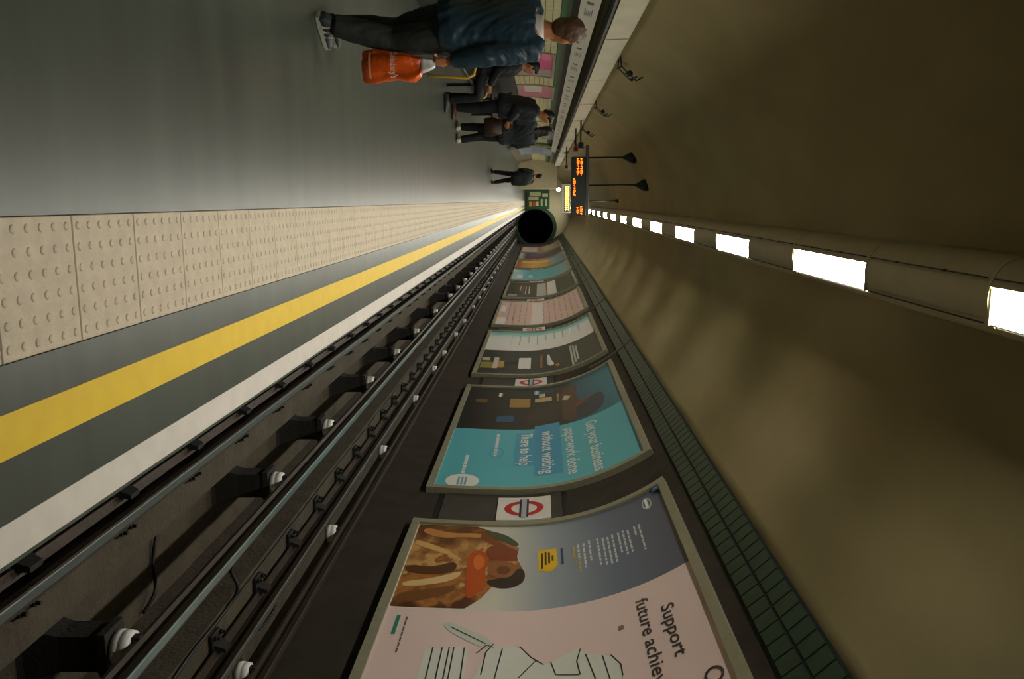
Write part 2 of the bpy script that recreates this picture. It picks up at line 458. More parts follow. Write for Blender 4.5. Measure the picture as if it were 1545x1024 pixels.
class Board:
    """a framed board on the trackside wall; a runs along it from the far end, b up the curve"""
    def __init__(self, far, label, W=6.2, H=3.12):
        self.far, self.W, self.H = far, W, H
        self.root = thing('billboard', label, 'billboard', tuple(wall_pt(far - W / 2, 0, .05)), 'framed billboards on the trackside wall')
        for nm, a0, a1, b0, b1 in (('frame_bar', 0, .11, 0, H), ('frame_bar', W - .11, W, 0, H), ('frame_bar', .11, W - .11, 0, .09), ('frame_bar', .11, W - .11, H - .09, H)):
            n = 24 if b1 - b0 > 1 else 1; mb = MB()
            rs = []
            for k in range(n + 1):
                b = b0 + (b1 - b0) * k / n
                rs.append([wall_pt(far - a0, b, .0), wall_pt(far - a0, b, .085), wall_pt(far - a1, b, .085), wall_pt(far - a1, b, .0)])
            mb.rings(rs); link(nm, mb.mesh(nm, M_frame), self.root)
    def poly(self, name, pts, m, layer=1, parent=None, label=None):
        if len(pts) > 4 and len(pts) < 30 and name not in ('printed_badge', 'printed_cloth', 'printed_column'):
            for _ in range(2):
                pts = [q for i in range(len(pts)) for q in ((pts[i][0] * .75 + pts[(i + 1) % len(pts)][0] * .25, pts[i][1] * .75 + pts[(i + 1) % len(pts)][1] * .25), (pts[i][0] * .25 + pts[(i + 1) % len(pts)][0] * .75, pts[i][1] * .25 + pts[(i + 1) % len(pts)][1] * .75))]
        bm = bmesh.new(); vs = [bm.verts.new((p[0], p[1], 0)) for p in pts]; bm.faces.new(vs)
        bs = [p[1] for p in pts]; b = math.floor(min(bs) / .14) * .14 + .14
        while b < max(bs):
            bmesh.ops.bisect_plane(bm, geom=bm.verts[:] + bm.edges[:] + bm.faces[:], plane_co=(0, b, 0), plane_no=(0, 1, 0)); b += .14
        bm.verts.index_update(); bm.verts.ensure_lookup_table()
        V = [(v.co.x, v.co.y) for v in bm.verts]; Fc = [[v.index for v in f.verts] for f in bm.faces]; bm.free()
        return self.put(name, V, Fc, m, layer, parent, label)
    def put(self, name, V, Fc, m, layer, parent=None, label=None, box=None):
        me = bpy.data.meshes.new(name)
        me.from_pydata([wall_pt(self.far - a, b, .055 + .0016 * layer) for a, b in V], [], Fc); me.materials.append(m)
        a0, a1, b0, b1 = min(v[0] for v in V), max(v[0] for v in V), min(v[1] for v in V), max(v[1] for v in V)
        uvl = me.uv_layers.new(name='UVMap')
        for lp in me.loops:
            a, b = V[lp.vertex_index]; uvl.data[lp.index].uv = ((a - a0) / max(1e-6, a1 - a0), (b - b0) / max(1e-6, b1 - b0))
        for p in me.polygons: p.use_smooth = True
        o = link(name, me, parent or self.root)
        if label: o['label'] = label
        return o
    def rect(self, name, a0, a1, b0, b1, m, layer=1, parent=None, label=None):
        return self.poly(name, [(a0, b0), (a1, b0), (a1, b1), (a0, b1)], m, layer, parent, label)
    def sheet(self, a0, a1, m, label=None):
        """the paper itself: a thin solid sheet following the curve"""
        mb = MB(); n = 24; b0, b1 = .09, self.H - .09
        V = [(a, b0 + (b1 - b0) * k / n) for k in range(n + 1) for a in (a0, a1)]
        return self.put('poster_sheet', V, [(2 * k, 2 * k + 1, 2 * k + 3, 2 * k + 2) for k in range(n)], m, 0, None, label)
    def text(self, body, a, b, size, m, layer=3, parent=None, width=None, rot=0.0):
        V, Fc = text_data(body, size)
        if width:
            w = max(v[0] for v in V) - min(v[0] for v in V); s = width / w
            V = [(x * s, y) for x, y in V]
        # one piece per word: split where the gap between letters is wide
        par = list(range(len(V)))
        def find(i):
            while par[i] != i: par[i] = par[par[i]]; i = par[i]
            return i
        for f in Fc:
            for i in f[1:]: par[find(i)] = find(f[0])
        isl = {}
        for i in range(len(V)): isl.setdefault(find(i), []).append(i)
        spans = sorted((min(V[i][0] for i in g), max(V[i][0] for i in g), r) for r, g in isl.items())
        words = [[]]; end = None
        for x0, x1, r in spans:
            if end is not None and x0 - end > size * .13: words.append([])
            words[-1].append(r); end = max(x1, end if end is not None else x1)
        for w_ in words:
            ws = set(w_); fs = [f for f in Fc if find(f[0]) in ws]; ids = sorted({i for f in fs for i in f}); mp_ = {i: k for k, i in enumerate(ids)}
            o = self.put('lettering', [(a + V[i][0], b + V[i][1]) for i in ids], [tuple(mp_[i] for i in f) for f in fs], m, layer, parent)
        return o
    def disc(self, name, a, b, ra, rb, m, layer, parent=None, hole=None, n=36, label=None):
        if hole is None:
            return self.poly(name, [(a + ra * math.cos(2 * math.pi * k / n), b + rb * math.sin(2 * math.pi * k / n)) for k in range(n)], m, layer, parent, label)
        V = [(a + ra * s * math.cos(2 * math.pi * k / n), b + rb * s * math.sin(2 * math.pi * k / n)) for s in (1, hole) for k in range(n)]
        return self.put(name, V, [(k, (k + 1) % n, n + (k + 1) % n, n + k) for k in range(n)], m, layer, parent, label)

def ink(h, rough=.38): return mat('ink_' + h, h, rough)
FAR = [9.36 + 7.29 * k for k in range(9)]

# -- first board: slate-blue travel poster and pink poster
B = Board(FAR[0], 'nearest billboard, holding a slate blue poster with a brown figure and a pink poster')
s1 = B.sheet(.11, 2.14, uv_ramp('print_slate_fade', [(0.0, 'efe4cd'), (.34, 'd8d4c6'), (.52, '9fa9b0'), (.75, '6d7789'), (1.0, '55586c')], 'Y'), 'slate blue poster with a figure wrapped in brown cloth')
cloth = uv_ramp('print_brown_cloth', [(0.0, '6b4020'), (.3, 'a5713a'), (.5, 'd9a868'), (.62, '8c5426'), (.8, 'b8793c'), (1, '5c3318')], 'X', noise_amt=1.6)
B.poly('printed_cloth', [(.12, .10), (.12, .78), (.31, 1.06), (.73, 1.29), (.97, 1.27), (1.27, 1.35), (1.54, 1.34), (1.64, 1.16), (1.6, 1.06), (1.89, .95), (2.1, .81), (2.12, .10)], cloth, 1, s1, 'figure wrapped in brown and gold cloth')
for pts, c in (([(.2, .2), (.35, .5), (.3, .85), (.5, 1.0), (.42, .7), (.5, .4), (.35, .15)], 'c98a4a'),
               ([(.55, .12), (.75, .45), (.95, .62), (1.1, .72), (.9, .5), (.7, .12)], 'e0b06c'),
               ([(1.2, .12), (1.25, .4), (1.05, .62), (1.3, .66), (1.42, .45), (1.4, .12)], '5f3a1c'),
               ([(1.6, .14), (1.5, .42), (1.35, .62), (1.3, .7), (1.45, .7), (1.62, .5), (1.72, .14)], 'e6c188'),
               ([(1.85, .12), (1.75, .4), (1.6, .7), (1.8, .66), (2.0, .35), (2.05, .12)], '7d4e25'),
               ([(.2, .82), (.45, .98), (.7, 1.2), (.85, 1.22), (.6, .95), (.35, .76)], '8a4a22')):
    B.poly('printed_fold', pts, ink(c), 2, s1)
B.poly('printed_scarf', [(.87, .73), (.74, .86), (.98, .99), (1.27, .94), (1.57, .99), (1.86, .88), (1.93, .80), (1.43, .76)], ink('c4541a'), 3, s1)
B.poly('printed_scarf', [(.95, .80), (.88, .88), (1.1, .95), (1.3, .88), (1.2, .82)], ink('e0762a'), 4, s1)
B.poly('printed_hood', [(.62, .95), (.73, 1.29), (.97, 1.27), (1.05, 1.30), (1.04, 1.0), (.9, .92)], ink('8b4420'), 3, s1)
B.poly('printed_hair', [(1.5, .97), (1.45, 1.15), (1.2, 1.30), (1.30, 1.37), (1.54, 1.37), (1.67, 1.25), (1.68, 1.10), (1.6, 1.0)], ink('3a2c1e'), 3, s1)
B.disc('printed_face', 1.25, 1.12, .21, .15, ink('9a6237'), 4, s1)
B.disc('printed_face', 1.27, 1.14, .10, .07, ink('75441f'), 5, s1)
B.poly('printed_leaves', [(.22, .85), (.3, 1.1), (.6, 1.3), (.7, 1.26), (.45, 1.02)], ink('4f5a3c'), 2, s1)
B.poly('printed_badge', [(.82, 1.50), (.81, 1.71), (1.24, 1.72), (1.37, 1.64), (1.31, 1.51)], ink('f2c324'), 2, s1, 'yellow badge with dark lettering')
for k, (a0, a1) in enumerate(((.9, 1.28), (.88, 1.2), (.9, 1.17), (.98, 1.12))):
    B.rect('printed_line', a0, a1, 1.54 + .038 * k, 1.562 + .038 * k, ink('4a3d12'), 3, s1)
B.rect('printed_line', .84, 1.24, 1.755, 1.785, ink('3d4a78'), 2, s1)
for b, a0, a1, c in ((1.90, .86, 1.2, 'd8b23c'), (1.955, .83, 1.16, 'dfe0da'), (1.955, 1.18, 1.51, 'd8b23c'), (2.015, .83, 1.42, 'dfe0da'), (2.08, .79, 1.30, 'd4d6d4'), (2.175, .80, 1.46, 'd4d6d4'),
                     (2.235, .83, 1.50, 'd4d6d4'), (2.29, .85, 1.53, 'd4d6d4'), (2.345, .83, 1.51, 'd4d6d4'), (2.415, .84, 1.34, 'd4d6d4'), (2.47, .83, 1.44, 'd4d6d4'), (2.525, .86, 1.42, 'd4d6d4'),
                     (2.605, .84, 1.10, 'd4d6d4'), (2.66, .84, 1.49, 'd4d6d4')):
    # each line is broken into words
    a = a0
    while a < a1 - .02:
        w = min(random.uniform(.05, .14), a1 - a); B.rect('printed_word', a, a + w, b - .011, b + .011, ink(c), 2, s1); a += w + .02
B.disc('printed_logo', .42, 2.82, .16, .06, ink('c9cbd0'), 2, s1, hole=.72)
B.rect('printed_line', .30, .54, 2.80, 2.84, ink('c9cbd0'), 3, s1)
B.rect('corner_plate', .115, .26, 2.93, 3.03, mat('blue_plate', '2c5a7a', .5), 14, s1, 'small blue number plate in the corner')
B.text('1', .16, 2.95, .09, ink('dfe6ea'), 15, s1)
s2 = B.sheet(2.14, 4.18, ink('ead0ca'), 'pink poster with a white classical bust and the words Support future achievers')
st = ink('dfe0d6')
B.poly('printed_bust', [(2.70, 1.09), (2.77, 1.15), (2.77, 1.35), (2.93, 1.44), (3.06, 1.52), (3.08, 1.61), (2.95, 1.78), (2.88, 1.87), (3.0, 1.91), (3.12, 2.13), (3.29, 2.2), (3.45, 2.2), (3.7, 2.1), (3.85, 1.85), (3.8, 1.5), (3.75, .95), (3.5, .92), (3.1, 1.02)], st, 2, s2, 'white line drawn classical bust')
B.poly('printed_column', [(2.82, .53), (2.78, .87), (2.82, .9), (3.9, .92), (3.9, .53)], st, 2, s2)
B.poly('printed_scroll', [(2.38, .64), (2.35, .71), (2.46, .84), (2.61, 1.06), (2.72, 1.12), (2.80, 1.08), (2.76, .98), (2.5, .68)], ink('cfd2c6'), 2, s2)
ln = ink('30332f')
for pts in ([(2.80, .6), (3.85, .6)], [(2.80, .68), (3.85, .68)], [(2.79, .74), (3.85, .74)], [(2.79, .78), (3.85, .78)], [(2.79, .87), (3.85, .89)], [(2.72, 1.12), (2.86, 1.06), (3.2, 1.04)], [(2.77, 1.35), (2.95, 1.45), (3.08, 1.56)],
            [(2.8, 1.2), (3.3, 1.15)], [(3.05, 1.62), (3.25, 1.66), (3.3, 1.85)], [(2.92, 1.88), (3.1, 1.84), (3.3, 1.86)], [(3.02, 1.92), (3.4, 1.98)], [(3.1, 2.06), (3.5, 2.1)], [(3.12, 2.13), (3.29, 2.2), (3.45, 2.2)], [(2.88, .98), (2.74, 1.06), (2.78, 1.12)], [(2.45, .72), (2.72, 1.05)], [(3.0, 1.5), (3.25, 1.35)]):
    V = []; Fc = []
    for k in range(len(pts) - 1):
        (x0, z0), (x1, z1) = pts[k], pts[k + 1]; l = math.hypot(x1 - x0, z1 - z0); nx, nz = -(z1 - z0) / l * .006, (x1 - x0) / l * .006
        o_ = len(V); V += [(x0 + nx, z0 + nz), (x0 - nx, z0 - nz), (x1 - nx, z1 - nz), (x1 + nx, z1 + nz)]; Fc.append((o_, o_ + 1, o_ + 2, o_ + 3))
    B.put('drawn_line', V, Fc, ln, 3, s2)
tx = ink('3d3436')
B.text('Support', 2.66, 2.64, .17, tx, 3, s2, width=.80)
B.text('future achievers', 2.40, 2.43, .17, tx, 3, s2, width=1.62)
B.disc('printed_logo', 3.88, 2.88, .10, .08, tx, 3, s2, hole=.7)
B.rect('printed_line', 2.28, 2.62, .20, .235, ink('2f8a72'), 2, s2)
a = 2.3
while a < 2.85: B.rect('printed_word', a, a + .07, .29, .305, ink('6b5a5c'), 2, s2); a += .09
B.rect('printed_mark', 2.72, 2.79, 2.23, 2.28, ink('8d6f6b'), 2, s2)
B.sheet(4.18, 6.09, ink('d6cfb4'), 'plain cream poster at the near end of the board')

# -- second board: dark photograph and turquoise half
B = Board(FAR[1], 'billboard with a dark night photograph and a turquoise half with white slogan')
s1 = B.sheet(.11, 3.2, uv_ramp('print_night', [(0, '1b1a16'), (.45, '2b271f'), (.66, '36312a'), (.74, '2f5f72'), (1, '2f7f92')], 'Y', noise_amt=.12), 'dark photograph of a workshop interior')
for a0, a1, b0, b1, c in ((1.1, 1.35, .28, .5, '7a5a2a'), (1.0, 1.7, .94, 1.33, 'a8823c'), (1.05, 1.35, 1.42, 1.75, 'c9b07a'), (.7, 1.0, 1.5, 1.62, 'cfc6a8'), (2.3, 2.7, .75, 1.05, '2f5578'), (.55, .85, .7, .8, '5b3d20'), (.9, 1.5, 1.85, 1.9, 'b08b52'), (.4, .7, 1.4, 1.8, '2c4a63')):
    B.rect('printed_window', a0, a1, b0, b1, ink(c), 1, s1)
B.poly('printed_figure', [(2.9, 1.9), (2.0, 1.95), (1.3, 1.85), (.9, 1.95), (.5, 2.0), (.6, 2.3), (1.4, 2.2), (1.9, 2.3), (2.6, 2.25), (3.1, 2.15)], ink('5c4330'), 2, s1)
B.poly('printed_figure', [(2.0, 1.3), (2.9, 1.2), (3.1, 1.6), (2.6, 1.9), (1.9, 1.85), (1.7, 1.55)], ink('3f372c'), 2, s1)
B.poly('printed_car', [(3.1, 2.15), (2.2, 2.2), (1.9, 2.45), (1.8, 2.7), (2.3, 2.75), (2.7, 2.72), (3.1, 2.5)], ink('3c3f49'), 3, s1)
B.poly('printed_stripe', [(2.1, 2.15), (1.95, 2.35), (1.85, 2.5), (2.0, 2.5), (2.15, 2.35), (2.3, 2.2)], ink('8a3e34'), 4, s1)
B.poly('printed_shirt', [(1.2, 2.0), (1.35, 2.12), (1.6, 2.05), (1.5, 1.95)], ink('cdbfa6'), 4, s1)
s2 = B.sheet(3.2, 6.09, ink('5cb8c4'), 'turquoise half with white slogan on blue blocks')
wh = ink('ecebe4')
B.rect('printed_block', 2.98, 5.62, 1.43, 1.86, ink('4a9cc0'), 1, s2)
B.rect('printed_block', 3.42, 5.14, 1.12, 1.43, ink('4ba2c0'), 1, s2)
for body, a, b, w in (('Get your business', 3.48, 2.30, 2.46), ('paperwork done', 3.48, 1.93, 2.28), ('without waiting', 3.42, 1.56, 2.14), ('There to help', 3.46, 1.21, 1.66)):
    B.text(body, a, b, .27, wh, 3, s2, width=w)
for b, a0, a1 in ((.83, 3.5, 4.68), (.42, 4.66, 5.5)):
    a = a0
    while a < a1 - .03:
        w = min(random.uniform(.06, .15), a1 - a); B.rect('printed_word', a, a + w, b - .02, b + .03, wh, 2, s2); a += w + .025
B.disc('printed_ring', 4.5, .85, .26, .11, ink('3a9fb8'), 1, s2, hole=.85)
B.disc('printed_oval', 5.82, .45, .28, .23, wh, 2, s2, label='white oval logo')
for k in range(3): B.rect('printed_word', 5.66, 5.98, .38 + .05 * k, .41 + .05 * k, ink('7fa8b4'), 3, s2)

# -- third board
B = Board(FAR[2], 'billboard with a white and teal streaked sheet beside a charcoal product sheet')
s1 = B.sheet(.11, 3.1, uv_ramp('print_white_teal', [(0, '54b4b4'), (.16, 'a8d4d0'), (.3, 'eeece8'), (1, 'f0eae4')], 'X', noise_amt=.2), 'white sheet streaked with teal')
for k in range(9): B.rect('printed_streak', .5 + random.random() * .4, 1.6 + random.random() * .8, .7 + .24 * k, .73 + .24 * k, ink('6cc0c4' if k % 2 else 'a9b6c8'), 1, s1)
s2 = B.sheet(3.1, 6.09, ink('34352e'), 'charcoal sheet with product picture and white lettering')
pb = B.rect('product_picture', 4.1, 5.4, .10, 1.30, ink('3b4036'), 1, s2)
for a0, a1, b0, b1, c in ((4.1, 5.4, 1.0, 1.29, 'e6e2e0'), (4.1, 5.4, .40, .52, 'd8c8bc'), (4.5, 5.3, .52, .66, 'c99a50'), (4.7, 5.4, .12, .40, '9c9440'), (4.15, 4.5, .12, .3, 'cbbdb0'), (4.5, 4.95, .66, 1.0, '17170f')):
    B.rect('product_patch', a0, a1, b0, b1, ink(c), 2, s2)
B.rect('printed_line', 3.9, 5.4, 1.52, 1.57, ink('a8682c'), 1, s2)
B.poly('printed_mark', [(3.9, 1.68), (3.9, 1.75), (4.6, 1.78), (5.3, 1.88), (5.3, 1.68)], wh, 1, s2)
B.disc('printed_dot', 5.35, 1.93, .2, .05, ink('b06a34'), 1, s2)
for k in range(3): B.rect('printed_line', 3.5 + .1 * k, 5.9 - .2 * k, 2.27 + .07 * k, 2.315 + .07 * k, ink('c9c8b8'), 1, s2)

# -- further boards, smaller and smaller
B = Board(FAR[3], 'billboard covered in pale pink poster with rows of small print')
s1 = B.sheet(.11, 6.09, ink('dcb8ac'), 'pale pink poster full of small print')
for k in range(13):
    a = .4 + random.random() * .3
    while a < 5.6:
        w = random.uniform(.4, 1.2); B.rect('printed_line', a, min(5.8, a + w), .4 + .2 * k, .44 + .2 * k, ink('b08a80' if k % 3 else '9aa0a4'), 1, s1); a += w + .25
B.rect('printed_block', .5, 5.8, 1.2, 1.6, ink('ecdcd6'), 2, s1); B.rect('printed_block', 4.4, 5.9, .12, .4, ink('f2e6e2'), 2, s1); B.rect('printed_block', 1.4, 3.0, .12, .3, ink('f2e6e2'), 2, s1)
B = Board(FAR[4], 'billboard with a dark olive poster and two white panels split by a red bar')
s1 = B.sheet(.11, 6.09, ink('3d3c30'), 'dark olive poster')
for a0, a1, b0, b1, c in ((.6, 5.6, 1.35, 1.75, 'b9b4a6'), (.6, 5.6, 1.75, 1.81, 'b0523e'), (.4, 5.7, 1.81, 2.2, 'd8d4ca'), (1.6, 4.6, 1.0, 1.05, 'd0c8b0'), (1.2, 4.4, .72, .77, '9c4a34'), (1.5, 3.6, .62, .66, 'd0c8b0'), (1.8, 4.8, .86, .90, 'd0c8b0'), (4.8, 5.6, .2, .55, 'a8a690')):
    B.rect('printed_block', a0, a1, b0, b1, ink(c), 1, s1)
B = Board(FAR[5], 'billboard with a bright turquoise poster far along the wall')
s1 = B.sheet(.11, 6.09, uv_ramp('print_far_teal', [(0, 'c4e2e6'), (.25, '4fa9b6'), (.7, '5aa6ac'), (1, '7fa59c')], 'Y', noise_amt=.3), 'turquoise poster')
B.rect('printed_block', 3.2, 5.2, .3, .6, ink('e4eef0'), 1, s1); B.rect('printed_block', 3.5, 4.6, .9, 1.1, ink('c8dde0'), 1, s1)
B = Board(FAR[6], 'billboard with an orange and blue poster far along the wall')
s1 = B.sheet(.11, 6.09, uv_ramp('print_far_orange', [(0, 'a8642e'), (.3, 'd8a450'), (.6, 'c09448'), (.75, '6f96a0'), (1, '6a7a84')], 'Y', noise_amt=.3), 'orange and blue poster')
B.rect('printed_block', .5, 2.4, .4, 2.0, ink('e0b060'), 1, s1)
B = Board(FAR[7], 'billboard with a purple and red poster far along the wall')
s1 = B.sheet(.11, 6.09, uv_ramp('print_far_purple', [(0, 'd8cfc8'), (.14, '463a58'), (.5, '6a5f78'), (.75, '5c4c40'), (1, '4a4438')], 'Y', noise_amt=.25), 'purple poster')
B.rect('printed_block', 3.6, 5.6, .5, 2.0, ink('7a3038'), 1, s1)
B = Board(FAR[8], 'billboard with a pale pink poster, the last before the tunnel mouth')
s1 = B.sheet(.11, 6.09, uv_ramp('print_far_pink', [(0, 'd8c0b8'), (.35, 'd0b4ac'), (.45, 'a05a40'), (.6, 'b0a088'), (1, 'a08060')], 'Y', noise_amt=.2), 'pale pink poster')

# -- between the boards: station roundels, dark battens and pale straps
ring_red, bar_blue = ink('c8202c'), ink('1f2c62')
for k in range(9):
    yc = FAR[k] + .545
    which = ['nearest white panel with red ring and blue bar, between the pink and turquoise billboards', 'white panel with red ring and blue bar, second along the wall', 'white panel with red ring and blue bar, third along the wall'] + ['tiny distant white panel with red ring and blue bar, %s along the wall' % w for w in ('fourth', 'fifth', 'sixth', 'seventh', 'eighth', 'ninth')]
    t = thing('station_roundel', which[k], 'sign', tuple(wall_pt(yc, .98, .02)), 'station roundel panels between the billboards')
    mb = MB(); rs = []
    for q in range(7):
        b = .98 + .68 * q / 6
        rs.append([wall_pt(yc + .38, b, 0), wall_pt(yc + .38, b, .034), wall_pt(yc - .38, b, .034), wall_pt(yc - .38, b, 0)])
    mb.rings(rs); link('panel', mb.mesh('panel', mat('sign_white', 'e6e2d8', .35)), t)
    class RB(Board):
        def __init__(self, far, root): self.far, self.root = far, root
    rb = RB(yc + .38, t)
    pl = -11.5
    rb.disc('red_ring', .38, 1.32, .25, .25, ring_red, pl, hole=.66)
    rb.rect('blue_bar', .08, .68, 1.262, 1.378, bar_blue, pl + 2)
    rb.rect('name_strip', .06, .70, 1.288, 1.352, ink('b4b6b0'), pl + 4)
    for b0, b1, mm, nm, oo in ((.27, 1.80, M_wall_dark, 'backing_panel', .018), (.20, .262, M_black, 'panel_joint', .006), (1.808, 1.87, M_black, 'panel_joint', .006)):
        mb = MB(); rs = []
        for q in range(9):
            b = b0 + (b1 - b0) * q / 8
            rs.append([wall_pt(yc + .53, b, 0), wall_pt(yc + .53, b, oo), wall_pt(yc - .53, b, oo), wall_pt(yc - .53, b, 0)])
        mb.rings(rs); link(nm, mb.mesh(nm, mm), t)
    if k >= 1:
        mb = MB(); rs = []
        for q in range(15):
            b = 2.6 + 1.1 * q / 14
            rs.append([wall_pt(yc + .05, b, 0), wall_pt(yc + .05, b, .04), wall_pt(yc - .05, b, .04), wall_pt(yc - .05, b, 0)])
        mb.rings(rs); tag(link('wall_strap', mb.mesh('wall_strap', mat('pale_strap', '5a584c', .6))), ['', 'pale strap crossing the green tiles above the second roundel panel', 'pale strap crossing the green tiles above the third roundel panel'][k] if k < 3 else 'distant pale strap crossing the green tiles above the %s roundel panel' % ('fourth', 'fifth', 'sixth', 'seventh', 'eighth', 'ninth')[k - 3], 'strap', 'straps above the roundel panels')

# -- green tile band under the ceiling edge
gt = .19
mb = MB()
rs = [[wall_pt(yy, b, 0) for b in (3.28, 3.70)] + [wall_pt(yy, b, .012) for b in (3.70, 3.28)] for yy in (Y0, Y1)]
mb.rings(rs); link('tile_bed', mb.mesh('tile_bed', M_grout), wall_right)
def wall_tile(y0, y1, b0, b1, o0, o1, m, bev=.004):
    mb = MB()
    A = [wall_pt(y0, b0, o0), wall_pt(y1, b0, o0), wall_pt(y1, b1, o0), wall_pt(y0, b1, o0)]
    T = [wall_pt(y0 + bev, b0 + bev, o1), wall_pt(y1 - bev, b0 + bev, o1), wall_pt(y1 - bev, b1 - bev, o1), wall_pt(y0 + bev, b1 - bev, o1)]
    return mb.rings([A, T])
cnt = 0; rest = MB()
rows = [(3.30, 3.47, M_greenstrip), (3.49, 3.68, M_greenstrip)]
row_me = [wall_tile(0, gt - .012, b0, b1, .008, .026, m).mesh('green_tile', m) for b0, b1, m in rows]
y = 3.6
while y < Y1 - gt:
    for r, (b0, b1, m) in enumerate(rows):
        if cnt < 298:
            o = link('green_tile', row_me[r], wall_right, loc=(0, y, 0)); cnt += 1
        else:
            tmb = wall_tile(y, y + gt - .012, b0, b1, .008, .026, m); rest.add(tmb.v, tmb.f)
    y += gt
o = link('green_tiles_far', rest.mesh('green_tiles_far', M_greenstrip), wall_right); o['kind'] = 'stuff'

# ------------------------------------------------------------------ platform wall
def lwall(y, z, off=0.0):
    x = wlx(z); nx, nz = (XC - x) / RR, (ZC - z) / RR
    return Vector((x + nx * off, y, z + nz * off))
def lpanel(y0, y1, z0, z1, o0, o1, n=6):
    mb = MB(); rs = []
    for k in range(n + 1):
        z = z0 + (z1 - z0) * k / n
        rs.append([lwall(y0, z, o0), lwall(y0, z, o1), lwall(y1, z, o1), lwall(y1, z, o0)])
    return mb.rings(rs)
link('dado', lpanel(Y0, 37, .0, .92, .0, .012).mesh('dado', M_dado), wall_left)['label'] = 'dark lower wall facing'
link('green_band', lpanel(Y0, 55, 1.755, 1.885, .0, .014, 2).mesh('green_band', M_green), wall_left)['label'] = 'green tile band'
link('black_band', lpanel(Y0, 55, 1.885, 2.03, .0, .010, 2).mesh('black_band', M_black), wall_left)['label'] = 'black band under the line diagram'
def ltile_mesh(z0, z1, w, o0=.004, o1=.016, bev=.004):
    mb = MB()
    A = [lwall(0, z0, o0), lwall(w, z0, o0), lwall(w, z1, o0), lwall(0, z1, o0)]
    T = [lwall(bev, z0 + bev, o1), lwall(w - bev, z0 + bev, o1), lwall(w - bev, z1 - bev, o1), lwall(bev, z1 - bev, o1)]
    return mb.rings([A, T])
rest = MB(); cnt = 0
for r in range(8):
    z0 = .925 + r * .103; tm = ltile_mesh(z0, z0 + .097, .214); tme = tm.mesh('wall_tile', M_tile)
    y = Y0 + (.11 if r % 2 else 0)
    while y < 55 - .22:
        if 9.6 < y < 17.6:
            link('wall_tile', tme, wall_left, loc=(0, y, 0)); cnt += 1
        else: rest.add([(v[0], v[1] + y, v[2]) for v in tm.v], tm.f)
        y += .22
o = link('wall_tiles_further', rest.mesh('wall_tiles_further', M_tile), wall_left); o['kind'] = 'stuff'
# line-diagram frieze
fr = thing('line_diagram', 'long white line diagram strip with small dark station names along the wall', 'sign', tuple(lwall(20, 2.03, .03)))
for q in range(12):
    yb_ = 1 + q * 3.3
    link('fixing_block', lpanel(yb_, yb_ + .1, 2.04, 2.17, .0, .13, 1).mesh('fixing_block', M_black), fr)
link('strip', lpanel(Y0 + 1, 40, 1.985, 2.215, .13, .155, 3).mesh('strip', mat('diagram_white', 'cfccbe', .4)), fr)
y = 5.0; k = 0
while y < 34:
    for q in range(5):
        link('name_print', lpanel(y - random.uniform(.25, .42), y, 2.05 + q * .022, 2.062 + q * .022, .1545, .1562, 1).mesh('name_print', ink('6b6b66')), fr)
    link('interchange_mark', lpanel(y - .72, y - .6, 2.06, 2.14, .1545, .1562, 1).mesh('interchange_mark', ink('1f1f16')), fr)
    link('interchange_mark', lpanel(y - .68, y - .64, 2.06, 2.14, .1562, .1574, 1).mesh('interchange_mark', ink('8a7a2e')), fr)
    y += 1.45; k += 1
# cable trunking beam above it
bm_ = thing('cable_trunking', 'pale cream boxed cable trunking running above the line diagram', 'trunking', (-2.08, 20, 2.33))
mb = MB(); mb.extrude_y([(-2.11, 2.335), (-2.115, 2.645), (-2.15, 2.675), (-2.29, 2.42), (-2.29, 2.345)], Y0, 53)
link('box', mb.mesh('box', mat('trunking_cream', 'c6bd9e', .5, .08, 3)), bm_)
mb = MB(); mb.box(-2.30, -2.13, Y0, 53, 2.29, 2.332); link('painted_shade', mb.mesh('painted_shade', M_black), bm_)  # black bar stands in for the shade under the trunking
for k in range(13):
    mb = MB(); yy = 4 + k * 3.8; mb.box(-2.113, -2.107, yy, yy + .012, 2.34, 2.64); link('lid_joint', mb.mesh('lid_joint', M_tgrout), bm_)
# wire brackets above the trunking
for k, yb in enumerate((13.1, 18.7, 24.4, 30.1)):
    lab = ['dark wire bracket on the ceiling above the trunking, nearest of the row', 'dark wire bracket on the ceiling, second along the trunking', 'dark wire bracket on the ceiling, third along the trunking', 'faint far wire bracket on the ceiling beyond the hanging sign'][k]
    t = thing('wire_bracket', lab, 'bracket', (-2.1, yb, 2.66), 'wire brackets over the trunking')
    def cp(z, off, yy): p = lwall(yy, z, off); return p
    mb = MB(); mb.tube([cp(2.68, .02, yb - .1), cp(2.75, .13, yb - .1), cp(3.02, .14, yb + .16), cp(3.06, .03, yb + .2)], .011, 6)
    link('wire_loop', mb.mesh('wire_loop', M_dark, True), t); mb = MB()
    mb.tube([cp(2.68, .02, yb + .16), cp(2.72, .13, yb + .16), cp(2.95, .14, yb + .42), cp(3.0, .03, yb + .45)], .011, 6)
    link('wire_loop', mb.mesh('wire_loop', M_dark, True), t)
    for z in (2.75, 2.87, 3.0):
        mb = MB(); mb.tube([cp(z, .135, yb + (z - 2.72) * .8 - .08), cp(z - .03, .135, yb + (z - 2.72) * .8 + .2)], .012, 6)
        link('cross_bar', mb.mesh('cross_bar', M_dark, True), t)
    mb = MB(); mb.ell(cp(2.9, .11, yb + .15), (.05, .06, .05)); link('junction_box', mb.mesh('junction_box', M_black, True), t)

